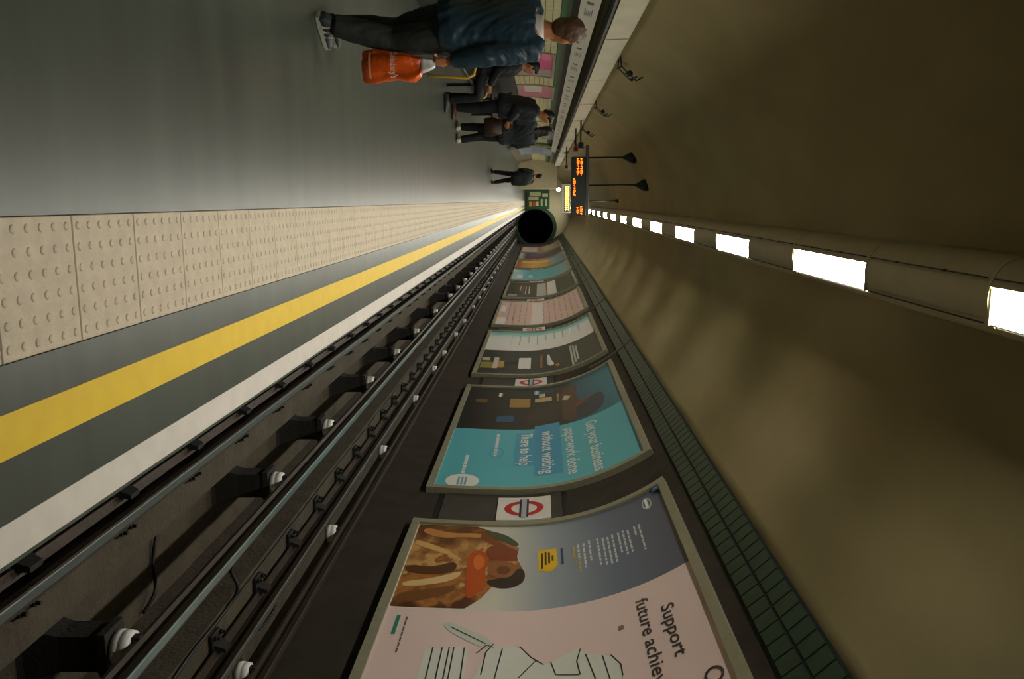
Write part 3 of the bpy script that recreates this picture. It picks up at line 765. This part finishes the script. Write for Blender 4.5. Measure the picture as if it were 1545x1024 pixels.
# things on the platform wall
def wall_poster(y0, y1, z0, z1, m, label, bits=(), fr=True):
    t = thing('wall_poster', label, 'poster', tuple(lwall((y0 + y1) / 2, z0, .02)))
    if fr:
        for a in ((y0 - .05, y0, z0 - .04, z1 + .04), (y1, y1 + .05, z0 - .04, z1 + .04), (y0, y1, z0 - .04, z0), (y0, y1, z1, z1 + .04)):
            link('frame_bar', lpanel(*a, .0, .04, 5).mesh('frame_bar', M_frame), t)
    s = link('poster_sheet', lpanel(y0, y1, z0, z1, .0, .026, 8).mesh('poster_sheet', m), t)
    for a0, a1, b0, b1, c in bits: link('printed_block', lpanel(a0, a1, b0, b1, .0255, .028, 3).mesh('printed_block', ink(c)), s)
    return t
wall_poster(14.9, 17.6, .98, 1.70, ink('d4407e'), 'small magenta and white poster on the tiled platform wall', ((16.7, 17.55, 1.0, 1.68, '9a9890'), (15.9, 16.7, 1.0, 1.25, 'e8dcd6'), (16.9, 17.4, 1.3, 1.5, 'e2a08a'), (15.0, 15.6, 1.5, 1.66, 'e87a9c')))
wall_poster(12.3, 13.2, 1.0, 1.55, ink('ddd8cc'), 'red and white notice on the cream tiles behind the man', ((12.35, 12.8, 1.05, 1.5, 'a82a34'), (12.85, 13.1, 1.1, 1.4, '3f4a60')))
wall_poster(9.3, 10.5, 1.38, 1.74, ink('8b8e8c'), 'grey notice panel on the wall beside the man', ((9.4, 10.0, 1.42, 1.7, '4d525a'),))
wall_poster(19.0, 21.2, .98, 1.74, ink('c8708a'), 'faded rose poster on the platform wall', ((19.2, 20.2, 1.1, 1.5, 'd8cfc0'),))
wall_poster(24.5, 27.5, .6, 1.80, ink('b9a85c'), 'yellowish poster on the platform wall beyond the standing pair', ((25.2, 27.2, .8, 1.4, 'cbd2d4'),))
wall_poster(29.5, 34.5, .5, 2.0, ink('a9bcc8'), 'large pale blue poster on the platform wall', ((30, 34, .8, 1.3, 'd6d8d2'),))
wall_poster(41.0, 47.0, .4, 2.0, ink('98a8bc'), 'distant blue grey poster on the platform wall past the green arch', ((42, 46, 1.0, 1.6, '7b86a0'),))
# green arch rib
ar = lpanel(37.6, 39.2, .05, 2.7, .0, .09, 16)
link('arch_rib', ar.mesh('arch_rib', mat('dull_green_glaze', '4c5f3f', .35, .2, 6)), wall_left)['label'] = 'dull green arched rib on the platform wall in the distance'
# cream cross wall at the platform's far end
mb = MB(); mb.bbox(-2.75, -.74, 55, 58, 0, 2.52, .02); struct('wall_cross', mb, M_cream, 'cream block wall standing across the far end of the platform')
# green end screen behind it, on the headwall
t = thing('end_screen', 'green tiled screen with pale panels beside the tunnel mouth', 'screen', (-.1, Y1 - .2, 0))
link('screen_body', MB().bbox(-1.0, .78, Y1 - .35, Y1 - .07, 0, 2.25, .02).mesh('screen_body', mat('screen_green', '1a4a28', .35, .3, 4)), t)
for x0, x1, z0, z1, c in ((-.75, -.35, .45, 1.45, 'b9b98a'), (-.3, .0, .35, 1.25, 'b4b684'), (.1, .55, .4, .65, 'c8a83a'), (.1, .5, .72, 1.0, 'c24a44'), (.1, .5, 1.02, 1.25, 'd4cf9a'), (-.6, -.3, 1.6, 2.1, 'c3c49c'), (-.1, .5, 1.45, 1.62, 'b6bb86'), (-.1, .5, 1.85, 2.02, 'b6bb86'), (-.7, .6, .12, .22, '0d1a10')):
    link('screen_panel', MB().box(x0, x1, Y1 - .37, Y1 - .345, z0, z1).mesh('screen_panel', ink(c)), t)
# small bright lamp high at the far end
t = thing('bulkhead_lamp', 'small bright lamp over the cream wall at the far end', 'lamp', (-.62, 50, 2.40))
link('bulb_cover', MB().ell((-.62, 50, 2.52), (.10, .10, .14)).mesh('bulb_cover', M_tubelamp, True), t)
link('stem', MB().tube([(-.62, 50, 2.6), (-.62, 50, 4.02)], .02, 8).mesh('stem', M_dark), t)

# ------------------------------------------------------------------ hanging signs
def ceil_z(x, off=0): return ZC + math.sqrt(RR * RR - (x - XC) ** 2) - off
SY = 21.2
t = thing('train_indicator', 'black train indicator with orange dot letters hung over the platform', 'display sign', (-.33, SY, 2.25))
link('case', MB().bbox(-1.06, .40, SY, SY + .22, 2.24, 2.60, .012).mesh('case', mat('indicator_black', '141310', .4)), t)
link('top_rail', MB().bbox(-1.35, .42, SY + .05, SY + .16, 2.60, 2.68, .01).mesh('top_rail', mat('grey_metal', '4a4a42', .45, metal=.4)), t)
def led_line(x0, x1, z, h, m):
    x = x0; q = 0
    while x < x1:
        w = random.uniform(.035, .055)
        mb = MB(); hh = h if q % 3 else h * .8
        mb.box(x, x + w * .35, SY - .006, SY + .002, z, z + hh); mb.box(x, x + w, SY - .006, SY + .002, z + hh * (.75 if q % 2 else .4), z + hh * (.98 if q % 2 else .6))
        if q % 4 == 1: mb.box(x + w * .7, x + w, SY - .006, SY + .002, z, z + hh)
        link('led_letter', mb.mesh('led_letter', m), t); x += w + .014; q += 1
led_line(-1.02, -.60, 2.46, .065, M_led); led_line(-1.02, -.64, 2.37, .065, M_led)
led_line(-.53, -.12, 2.28, .065, M_led)
led_line(.16, .37, 2.46, .065, M_led); led_line(.18, .35, 2.37, .065, M_led)
for xr, yy in ((-1.04, SY + .1), (-.36, SY + .1)):
    zc = ceil_z(xr)
    link('hanger_rod', MB().tube([(xr, yy, 2.66), (xr, yy, zc - .05)], .022, 10).mesh('hanger_rod', M_dark, True), t)
    link('ceiling_boss', MB().lathe((xr, yy, zc - .30), [(.03, 0), (.055, .06), (.13, .18), (.15, .24), (.15, .34)], 16).mesh('ceiling_boss', M_black, True), t)
SY2 = 30.0
t = thing('platform_sign', 'white boxed sign with yellow glowing letters behind the train indicator', 'display sign', (-.06, SY2, 2.2))
link('case', MB().bbox(-.57, .46, SY2, SY2 + .2, 2.20, 2.52, .012).mesh('case', mat('sign_case_grey', 'b4b2a4', .4)), t)
link('face', MB().box(-.5, .4, SY2 - .004, SY2 + .002, 2.30, 2.50).mesh('face', M_black), t)
x = -.48; q = 0
while x < .32:
    h = .07
    for z in (2.32, 2.41):
        mb = MB(); mb.box(x, x + .03, SY2 - .009, SY2 - .002, z, z + h); mb.box(x, x + .06, SY2 - .009, SY2 - .002, z + (.03 if q % 2 else .045), z + (.05 if q % 2 else .07))
        link('led_letter', mb.mesh('led_letter', M_ledy), t)
    x += .072; q += 1
xr = .04; zc = ceil_z(xr)
link('hanger_rod', MB().tube([(xr, SY2 + .1, 2.5), (xr, SY2 + .1, zc - .03)], .018, 8).mesh('hanger_rod', M_dark, True), t)
link('ceiling_boss', MB().lathe((xr, SY2 + .1, zc - .12), [(.025, 0), (.07, .08), (.07, .16)], 12).mesh('ceiling_boss', M_dark, True), t)
# camera cluster left of the indicator
for yy, xx, zz, lab, mm in ((23.0, -1.45, 2.55, 'small dark camera under the trunking beside the train indicator', M_dark), (25.5, -1.5, 2.52, 'small red capped fitting beside the train indicator', mat('red_cap', '9c3a34', .5)), (34, -1.3, 2.5, 'small grey fitting over the platform far behind the indicator', M_tgrout)):
    t = thing('camera_fitting', lab, 'camera', (xx, yy, zz))
    link('body', MB().bbox(xx - .08, xx + .08, yy - .16, yy + .16, zz - .07, zz + .07, .02).mesh('body', mm), t)
    link('lens', MB().tube([(xx, yy - .16, zz), (xx, yy - .2, zz)], .045, 10).mesh('lens', M_black), t)
    link('arm', MB().tube([(xx - .06, yy, zz), (-2.11, yy, min(zz, 2.58))], .02, 8).mesh('arm', M_dark), t)

# ------------------------------------------------------------------ benches
def bench(yc, L, label):
    t = thing('bench', label, 'bench', (-1.95, yc, 0))
    link('seat', MB().bbox(-2.2, -1.72, yc - L / 2, yc + L / 2, .42, .46, .012).mesh('seat', mat('bench_steel', '2a2925', .45, metal=.3)), t)
    n = 5
    for k in range(n):
        x = -2.2; y0 = yc - L / 2 + L * k / n + .03; y1 = yc - L / 2 + L * (k + 1) / n - .03
        mb = MB(); mb.rings([[(-2.14, y0, .50), (-2.10, y0, .50), (-2.10, y1, .50), (-2.14, y1, .50)], [(-2.24, y0, .86), (-2.20, y0, .87), (-2.20, y1, .87), (-2.24, y1, .86)]])
        link('backrest', mb.mesh('backrest', MATS['bench_steel']), t)
    for s in (-1, 1):
        y0 = yc + s * (L / 2 - .12)
        for x in (-2.12, -1.80): link('leg', MB().tube([(x, y0, 0), (x, y0, .43)], .025, 8).mesh('leg', M_black), t)
        link('armrest', MB().tube([(-2.16, y0 + s * .1, .62), (-1.72, y0 + s * .1, .63), (-1.62, y0 + s * .1, .60), (-1.58, y0 + s * .1, .52), (-1.60, y0 + s * .1, .2), (-1.62, y0 + s * .1, .0)], .018, 8).mesh('armrest', mat('yellow_tube', 'c9a32a', .4), True), t)['label'] = 'yellow tubular armrest'
bench(12.4, 2.4, 'dark steel platform bench with yellow tubular arms behind the man with the bag')
bench(19.3, 2.6, 'dark steel platform bench further along beyond the standing pair')

# ------------------------------------------------------------------ people
def remesh(mb, mats, vox, name, smooth=2, wrinkle=0.0, wscale=(9, 9, 14)):
    src = mb.mesh('src', mats)
    o = bpy.data.objects.new('src', src); COL.objects.link(o)
    md = o.modifiers.new('r', 'REMESH'); md.mode = 'VOXEL'; md.voxel_size = vox
    dg = bpy.context.evaluated_depsgraph_get()
    me = bpy.data.meshes.new_from_object(o.evaluated_get(dg)); me.name = name
    bvh = BVHTree.FromPolygons([v.co.copy() for v in src.vertices], [tuple(p.vertices) for p in src.polygons])
    bm = bmesh.new(); bm.from_mesh(me)
    for _ in range(smooth): bmesh.ops.smooth_vert(bm, verts=bm.verts, factor=.5, use_axis_x=True, use_axis_y=True, use_axis_z=True)
    bm.normal_update()
    if wrinkle:
        for v in bm.verts:
            c = v.co; q = Vector((c.x * wscale[0], c.y * wscale[1], c.z * wscale[2] + 3 * math.sin(c.x * 9)))
            v.co = c + v.normal * wrinkle * (noise.noise(q) + .5 * noise.noise(q * 2.3))
    mi = []
    if len(mb.t):
        for f in bm.faces:
            r = bvh.find_nearest(f.calc_center_median()); f.material_index = mb.t[r[2]] if r[2] is not None and len(src.materials) > 1 else 0
    bm.to_mesh(me); bm.free()
    me.materials.clear()
    for mm in (mats if isinstance(mats, (list, tuple)) else [mats]): me.materials.append(mm)
    for p in me.polygons: p.use_smooth = True
    bpy.data.objects.remove(o); bpy.data.meshes.remove(src)
    return me

def eloft(mb, secs, seg=18, tag_=0):
    mb.rings([[(cx + rx * math.cos(2 * math.pi * k / seg), cy + ry * math.sin(2 * math.pi * k / seg), z) for k in range(seg)] for cx, cy, z, rx, ry in secs], tag_)

def hand(mb, wrist, d, side, curl=.9, tag_=0):
    """palm and five bent fingers; d is the forearm's direction, side is the palm normal's x sign"""
    d = Vector(d).normalized(); w = Vector(wrist)
    f = Vector((0, 1, 0)); f = (f - d * f.dot(d)).normalized()      # towards the front of the body: thumb side
    n = d.cross(f) * side                                             # palm faces the body
    mb.rings([[w + d * t + f * (a * c) + n * (b * s) for c, s in [(math.cos(2 * math.pi * k / 10), math.sin(2 * math.pi * k / 10)) for k in range(10)]] for t, a, b in ((0, .026, .02), (.03, .036, .018), (.07, .042, .016), (.09, .04, .014))], tag_)
    for i, (o, L) in enumerate(((.032, .075), (.011, .085), (-.011, .08), (-.032, .062))):
        p = w + d * .085 + f * o; pts = [p - d * .02]
        for k, fr in enumerate((.42, .32, .26)):
            ang = curl * (k + .6) * .75
            pts.append(pts[-1] + (d * math.cos(ang) + n * math.sin(ang)) * (L * fr + (.02 if k == 0 else 0)))
        mb.tube(pts, [.010, .0095, .009, .008], 7, tag_)
    p = w + d * .03 + f * .028
    mb.tube([p, p + f * .025 + d * .025 + n * .006, p + f * .03 + d * .05 + n * .02, p + f * .02 + d * .068 + n * .034], [.013, .0115, .010, .0085], 7, tag_)

def person(loc, rz, label, H, pose, cloth, hair, vox=.012, skin=M_skin, group=None, long_hair=False, hat=False, backpack=None):
    """pose: joint positions in a 1.77 m body frame (x right, y forward); cloth: jacket, trousers, shoe materials"""
    t = thing('person', label, 'person', loc, group, rz); t.scale = (H / 1.77,) * 3
    lean = pose.get('lean', (0, 0)); hp = pose.get('hip', (0, 0, .88)); nod = pose.get('nod', 0.0)
    hz = hp[2] - .88
    def L(z, extra=0.0):                                             # torso leans about the hips
        k = max(0, (z - .9) / .6); return (hp[0] + lean[0] * k, hp[1] + lean[1] * k, z + hz)
    tors = [(.80, .15, .11), (.88, .175, .125), (.98, .165, .115), (1.08, .155, .11), (1.20, .172, .12), (1.32, .19, .12), (1.40, .18, .105), (1.45, .13, .085), (1.50, .065, .06)]
    def torso(mb, infl, lo=0, hi=99, flare=0.0):
        secs = []
        for z, rx, ry in tors:
            if lo <= z <= hi:
                x, y, zz = L(z); secs.append((x, y, zz, rx + infl + flare * max(0, 1.0 - z), ry + infl + flare * max(0, 1.0 - z)))
        eloft(mb, secs)
    hx, hy, hz2 = L(1.64); hc = Vector((hx, hy + .03 + nod * .08, hz2 + .02 - nod * .03)); Rn = Matrix.Rotation(-nod, 3, 'X') @ Matrix.Rotation(pose.get('turn', 0), 3, 'Z')
    P = lambda x, y, z: hc + Rn @ Vector((x, y, z))
    body = MB(); torso(body, 0)
    nx, ny, nz = L(1.46); body.tube([(nx, ny, nz - .04), hc + Vector((0, -.015, -.11)), hc + Vector((0, 0, -.03))], [.062, .056, .055], 12)
    body.ell(hc, (.077, .097, .115), 16, 12, 0, Rn); body.ell(P(0, .03, -.065), (.055, .062, .055), 12, 8, 0, Rn)
    body.rings([[P(a * w, y, z) for a in (-1, 1)] + [P(0, y + o, z)] for w, y, z, o in ((.008, .088, .02, .008), (.012, .092, -.005, .018), (.017, .09, -.025, .026), (.01, .088, -.034, .01))])
    for s in (-1, 1):
        body.ell(P(s * .078, -.005, -.005), (.012, .022, .034), 8, 6, 0, Rn); body.ell(P(s * .03, .086, .03), (.026, .012, .009), 8, 6, 0, Rn)
    body.ell(P(0, .088, -.062), (.024, .012, .012), 8, 6, 0, Rn); body.ell(P(0, .075, -.098), (.022, .018, .016), 8, 6, 0, Rn)
    shs, tr = [], MB(); bk = pose.get('bulk', .01); jac = MB(); torso(jac, .028 + bk, 0, 1.47, .03)
    arm = pose['arms']; lb = pose.get('legb', 0.0)
    for s, (el, wr) in ((-1, arm[0]), (1, arm[1])):
        S = Vector(L(1.41)) + Vector((s * .175, 0, 0)); el, wr = Vector(el), Vector(wr)
        body.tube([S, S.lerp(el, .5), el, el.lerp(wr, .45), wr], [.056, .05, .042, .038, .028], 12)
        hand(body, wr, wr - el, -s, pose.get('curl', (.7, .7))[0 if s < 0 else 1])
        jac.tube([Vector(L(1.44)) + Vector((s * .10, 0, 0)), S, S.lerp(el, .5), el, el.lerp(wr, .5), wr - (wr - el).normalized() * .015], [.075 + bk * .4, .083 + bk * .6, .073 + bk * .6, .064 + bk * .5, .056 + bk * .5, .05], 14)
    for s, (kn, an, fd) in ((-1, pose['legs'][0]), (1, pose['legs'][1])):
        hip = Vector((hp[0] + s * .088, hp[1], hp[2])); kn, an = Vector(kn), Vector(an); fd = Vector((fd[0], fd[1], 0)).normalized(); sd = Vector((fd.y, -fd.x, 0))
        body.tube([hip, hip.lerp(kn, .5), kn, kn.lerp(an, .35), an], [.09, .076, .056, .056, .04], 14)
        tr.tube([hip + Vector((0, 0, .04)), hip.lerp(kn, .5), kn, kn.lerp(an, .5), an + Vector((0, 0, .005))], [.105 + lb, .095 + lb, .078 + lb, .074 + lb, pose.get('cuff', .066)], 14)
        heel = an - fd * .055; sh = MB(); shs.append(sh)
        for mb_, g, top in ((body, 0, .07), (sh, .012, .085)):
            rs = []
            for q, w, h in ((-.03, .03, .05), (0, .036, top), (.06, .037, top + .01), (.12, .042, .06), (.19, .046, .045), (.235, .036, .035), (.255, .018, .025)):
                c = heel + fd * q; z0 = an.z - .085
                rs.append([c + sd * ((w + g) * math.cos(a)) + Vector((0, 0, z0 - c.z + max(0, .5 * (h + g) * (1 + math.sin(a))))) for a in [2 * math.pi * k / 12 for k in range(12)]])
            mb_.rings(rs)
    secs = [(hp[0], hp[1], z + hz, rx + .018, ry + .018) for z, rx, ry in ((.80, .165, .115), (.88, .18, .125), (.98, .165, .115))]
    eloft(tr, secs)
    link('body', remesh(body, skin, vox * .75, 'body', 1), t, False)
    link('trousers', remesh(tr, cloth[1], vox, 'trousers', 2, .007, (8, 8, 10)), t, False)
    link('jacket', remesh(jac, cloth[0], vox, 'jacket', 2, .010, (7, 7, 13)), t, False)
    sho = [link('shoe', remesh(q, cloth[2], vox * .8, 'shoe', 1), t, False) for q in shs]
    if len(cloth) > 3:                                               # pale stripes and soles on trainers
        for s, (kn, an, fd) in ((-1, pose['legs'][0]), (1, pose['legs'][1])):
            so = sho[0 if s < 0 else 1]
            fd = Vector((fd[0], fd[1], 0)).normalized(); sd = Vector((fd.y, -fd.x, 0)); an = Vector(an); heel = an - fd * .055
            for q in (.03, .075, .12):
                for e in (-1, 1):
                    c = heel + fd * q + sd * (e * .048); z0 = an.z - .085
                    st_ = MB(); st_.tube([Vector((c.x, c.y, z0 + .02)), Vector((c.x, c.y, z0 + .075)) - sd * (e * .012) + fd * .015], .009, 6)
                    link('stripe', st_.mesh('stripe', cloth[3]), so, False)
            c0 = heel - fd * .03; rs = []
            for q, w in ((-.035, .03), (.02, .048), (.12, .054), (.19, .058), (.25, .04), (.27, .02)):
                c = heel + fd * q; rs.append([c + sd * w + Vector((0, 0, an.z - .088 - c.z)), c - sd * w + Vector((0, 0, an.z - .088 - c.z)), c - sd * w + Vector((0, 0, an.z - .062 - c.z)), c + sd * w + Vector((0, 0, an.z - .062 - c.z))])
            st_ = MB(); st_.rings(rs); link('sole', st_.mesh('sole', cloth[3]), so, False)
    hm = MB(); hm.ell(P(0, -.018, .028), (.086, .097, .105), 16, 12, 0, Rn); hm.ell(P(0, -.055, -.03), (.068, .05, .07), 12, 8, 0, Rn)
    hm.ell(P(0, .045, .085), (.06, .05, .03), 12, 8, 0, Rn)
    if long_hair:
        hm.rings([[P(rx * math.cos(a), cy + ry * math.sin(a), z) for a in [2 * math.pi * k / 14 for k in range(14)]] for cy, z, rx, ry in ((-.02, .06, .085, .09), (-.035, -.05, .092, .075), (-.06, -.16, .10, .055), (-.075, -.30, .10, .045), (-.08, -.42, .07, .03))])
    link('hair', remesh(hm, hair, vox * .8, 'hair', 1, .006, (25, 25, 25)), t, False)
    for s in (-1, 1):
        ey = MB(); ey.ell(P(s * .031, .088, .014), (.013, .008, .007), 8, 6, 0, Rn); link('eye', ey.mesh('eye', M_black, True), t, False)
    mo = MB(); mo.ell(P(0, .098, -.062), (.02, .005, .005), 8, 6, 0, Rn); link('mouth', mo.mesh('mouth', mat('lips', '7d4538', .5), True), t, False)
    # collar
    col = MB(); cx, cy, cz = L(1.475); n = 20
    col.rings([[(cx + r * math.cos(2 * math.pi * k / n), cy + r * .9 * math.sin(2 * math.pi * k / n), cz + dz) for k in range(n)] for r, dz in ((.105, -.03), (.088, .012), (.078, .032), (.070, .03), (.066, .0))], cap=False)
    link('collar', col.mesh('collar', pose.get('collar', cloth[0]), True), t, False)
    return t

M_navy = mat('navy_nylon', '1a3646', 0.5, 0.15, 6, 0.35, 18)
M_trs = mat('charcoal_trousers', '2a302d', 0.75, 0.2, 8, 0.2, 30)
M_blackcoat = mat('black_coat', '111a20', 0.7, 0.2, 6, 0.3, 16)
M_blackleg = mat('black_trousers', '0d0f12', 0.75, 0.15, 8)
M_shoe = mat('grey_shoe', '3b4347', 0.6)
M_stripe = mat('pale_shoe', 'c8c8b8', 0.5)
M_hairbrown = mat('light_brown_hair', '573a22', 0.6, .35, 30)
M_hairblack = mat('black_hair', '0e0c0b', 0.5, .2, 30)
M_collar = mat('white_collar', 'd8d2cc', 0.6)

walk = dict(lean=(0, .03), arms=[((-.26, -.10, 1.13), (-.27, .06, .90)), ((.255, -.02, 1.12), (.265, .02, .865))], curl=(.8, 1.5),
            legs=[((-.085, .14, .47), (-.085, .08, .088), (0, 1)), ((.085, .03, .46), (.085, -.14, .092), (.1, 1))], collar=M_collar, turn=R(8), bulk=.022, cuff=.07, legb=.014)
man = person((-1.17, 5.9, 0), R(-28), 'man walking in a navy jacket and grey trainers, carrying an orange bag', 1.76, walk, [M_navy, M_trs, M_shoe, M_stripe], M_hairbrown, vox=.010)
stand = dict(bulk=.06, legb=.012, lean=(0, .10), nod=.35, arms=[((-.25, .02, 1.14), (-.18, .22, 1.02)), ((.25, .04, 1.14), (.17, .26, .98))], curl=(.9, .9),
             legs=[((-.10, .03, .48), (-.12, .0, .088), (-.2, 1)), ((.10, .03, .48), (.13, .02, .088), (.2, 1))])
person((-1.55, 14.2, 0), R(-80), 'person in a dark navy coat with black hair bending towards the companion', 1.70, stand, [M_blackcoat, M_blackleg, mat('brown_shoe', '5c3a26', .5)], M_hairblack, skin=M_skin, vox=.014)
stand2 = dict(bulk=.035, lean=(0, .02), nod=.1, arms=[((-.25, -.02, 1.14), (-.22, .1, .90)), ((.25, .0, 1.14), (.22, .12, .88))], curl=(1.2, 1.2),
              legs=[((-.08, .05, .48), (-.08, .08, .088), (0, 1)), ((.09, .02, .48), (.10, -.06, .088), (0, 1))])
person((-1.16, 14.75, 0), R(35), 'person with long dark hair standing in black beside the bending companion', 1.66, stand2, [M_blackcoat, M_blackleg, mat('pale_trainer', 'c9c4b4', .5)], mat('dark_brown_hair', '1d1410', .5, .2, 30), skin=M_skin2, vox=.014, long_hair=True)
sit = dict(hip=(0, 0, .60), lean=(0, -.06), nod=.15, arms=[((-.24, .02, .86), (-.14, .24, .72)), ((.24, .02, .86), (.14, .24, .72))], curl=(.9, .9),
           legs=[((-.11, .42, .53), (-.12, .40, .088), (0, 1)), ((.11, .42, .53), (.12, .44, .088), (0, 1))])
person((-1.96, 13.1, 0), R(-85), 'person in black sitting on the bench beside the bending companion', 1.72, sit, [M_blackleg, M_blackleg, M_shoe], M_hairblack, skin=M_skin2, vox=.014)
stand3 = dict(lean=(0, .05), nod=.1, arms=[((-.26, .0, 1.14), (-.2, .16, .95)), ((.26, .0, 1.14), (.2, .16, .95))], curl=(.9, .9),
              legs=[((-.13, .02, .48), (-.19, .0, .088), (-.1, 1)), ((.13, .02, .48), (.19, -.02, .088), (.1, 1))], cuff=.055)
p3 = person((-.68, 24.9, 0), R(20), 'distant person in dark clothes with a black rucksack standing alone on the platform', 1.5, stand3, [mat('dark_grey_coat', '171d1c', .7), M_blackleg, M_blackleg], M_hairblack, skin=M_skin2, vox=.014)

# what they carry
def bag_mesh(c, rows, seg=26, fold=.016, seed=0):
    """soft bag: rows of (z, half width, half depth, x shift)"""
    rs = []
    for z, w, d, sx in rows:
        ring = []
        for k in range(seg):
            a = 2 * math.pi * k / seg; ca, sa = math.cos(a), math.sin(a)
            x = math.copysign(abs(ca) ** .55, ca) * w; y = math.copysign(abs(sa) ** .7, sa) * d
            nn = fold * (noise.noise(Vector((x * 14 + seed, y * 14, z * 7))) + .6 * math.sin(a * 5 + z * 9 + seed))
            ring.append((c[0] + sx + x + nn * ca, c[1] + y + nn * 1.5 * sa, z))
        rs.append(ring)
    return MB().rings(rs)
hw = Matrix.Rotation(R(-28), 3, 'Z') @ Vector((.265, .05, 0)); hp_ = Vector((-1.17 + hw.x, 5.9 + hw.y, 0))
bag = thing('carrier_bag', 'crumpled orange plastic carrier bag with white lettering in the walking man\'s hand', 'bag', (hp_.x + .03, hp_.y, .27))
M_orange = mat('orange_polythene', 'ea5f1a', 0.32, .25, 9, .4, 22)
c = (hp_.x + .02, hp_.y - .01)
link('bag_body', bag_mesh(c, [(.275, .088, .05, .0), (.285, .10, .06, .0), (.36, .105, .072, .0), (.45, .092, .07, -.005), (.52, .085, .062, -.005), (.58, .088, .055, .005), (.625, .082, .045, .01), (.66, .062, .03, 0), (.675, .045, .02, -.01)]).mesh('bag_body', M_orange, True), bag)
link('bag_neck', bag_mesh(c, [(.668, .05, .026, -.01), (.69, .046, .026, -.012), (.73, .036, .022, -.015), (.765, .022, .016, -.02)], fold=.004).mesh('bag_neck', mat('white_polythene', 'e6e2e4', .35), True), bag)
link('handle', MB().tube([(c[0] - .03, c[1] - .012, .755), (c[0] - .035, c[1] - .014, .80), (c[0] - .03, c[1], .825), (c[0] - .025, c[1] + .014, .80), (c[0] - .025, c[1] + .012, .755)], .008, 6).mesh('handle', MATS['white_polythene'], True), bag)
V, Fc = text_data("Sainsbury's", .05)
wv = max(v[0] for v in V); 
me = bpy.data.meshes.new('lettering'); me.from_pydata([(c[0] - .085 + v[0] / wv * .165, c[1] - .094 + .05 * abs((v[0] / wv - .5) * 1.6) ** 3, .475 + v[1] * 1.3) for v in V], [], Fc); me.materials.append(mat('white_print', 'eadfd0', .4))
link('lettering', me, bag)
link('printed_band', MB().add([(c[0] - .088 + .17 * k / 8, c[1] - .098 + .05 * abs((k / 8 - .5) * 1.6) ** 3, z) for z in (.33, .345) for k in range(9)], [(k, k + 1, 10 + k, 9 + k) for k in range(8)]).mesh('printed_band', mat('pale_orange_print', 'e8a878', .4)), bag)
hb = thing('handbag', 'dark brown handbag hanging between the standing pair', 'bag', (-1.22, 14.35, .55))
link('bag_body', bag_mesh((-1.22, 14.35), [(.52, .13, .07, 0), (.54, .15, .09, 0), (.68, .15, .09, 0), (.80, .12, .06, 0), (.83, .09, .03, 0)], fold=.008, seed=3).mesh('bag_body', mat('brown_leather', '3a2014', .5, .2, 9), True), hb)
link('strap', MB().tube([(-1.31, 14.35, .81), (-1.30, 14.33, .92), (-1.24, 14.32, 1.0), (-1.16, 14.33, .93), (-1.14, 14.35, .81)], .012, 6).mesh('strap', MATS['brown_leather'], True), hb)
rk = thing('rucksack', 'bulky black rucksack on the back of the lone distant person', 'bag', (-.65, 24.68, .75))
link('bag_body', bag_mesh((-.62, 24.70), [(.60, .15, .09, 0), (.64, .19, .13, 0), (.85, .21, .15, 0), (1.05, .19, .13, 0), (1.18, .13, .08, 0)], fold=.01, seed=5).mesh('bag_body', mat('rucksack_black', '12171a', .7, .2, 9), True), rk)
link('front_pocket', bag_mesh((-.60, 24.58), [(.66, .10, .04, 0), (.70, .12, .055, 0), (.86, .11, .05, 0), (.90, .08, .03, 0)], fold=.004, seed=6).mesh('front_pocket', MATS['rucksack_black'], True), rk)
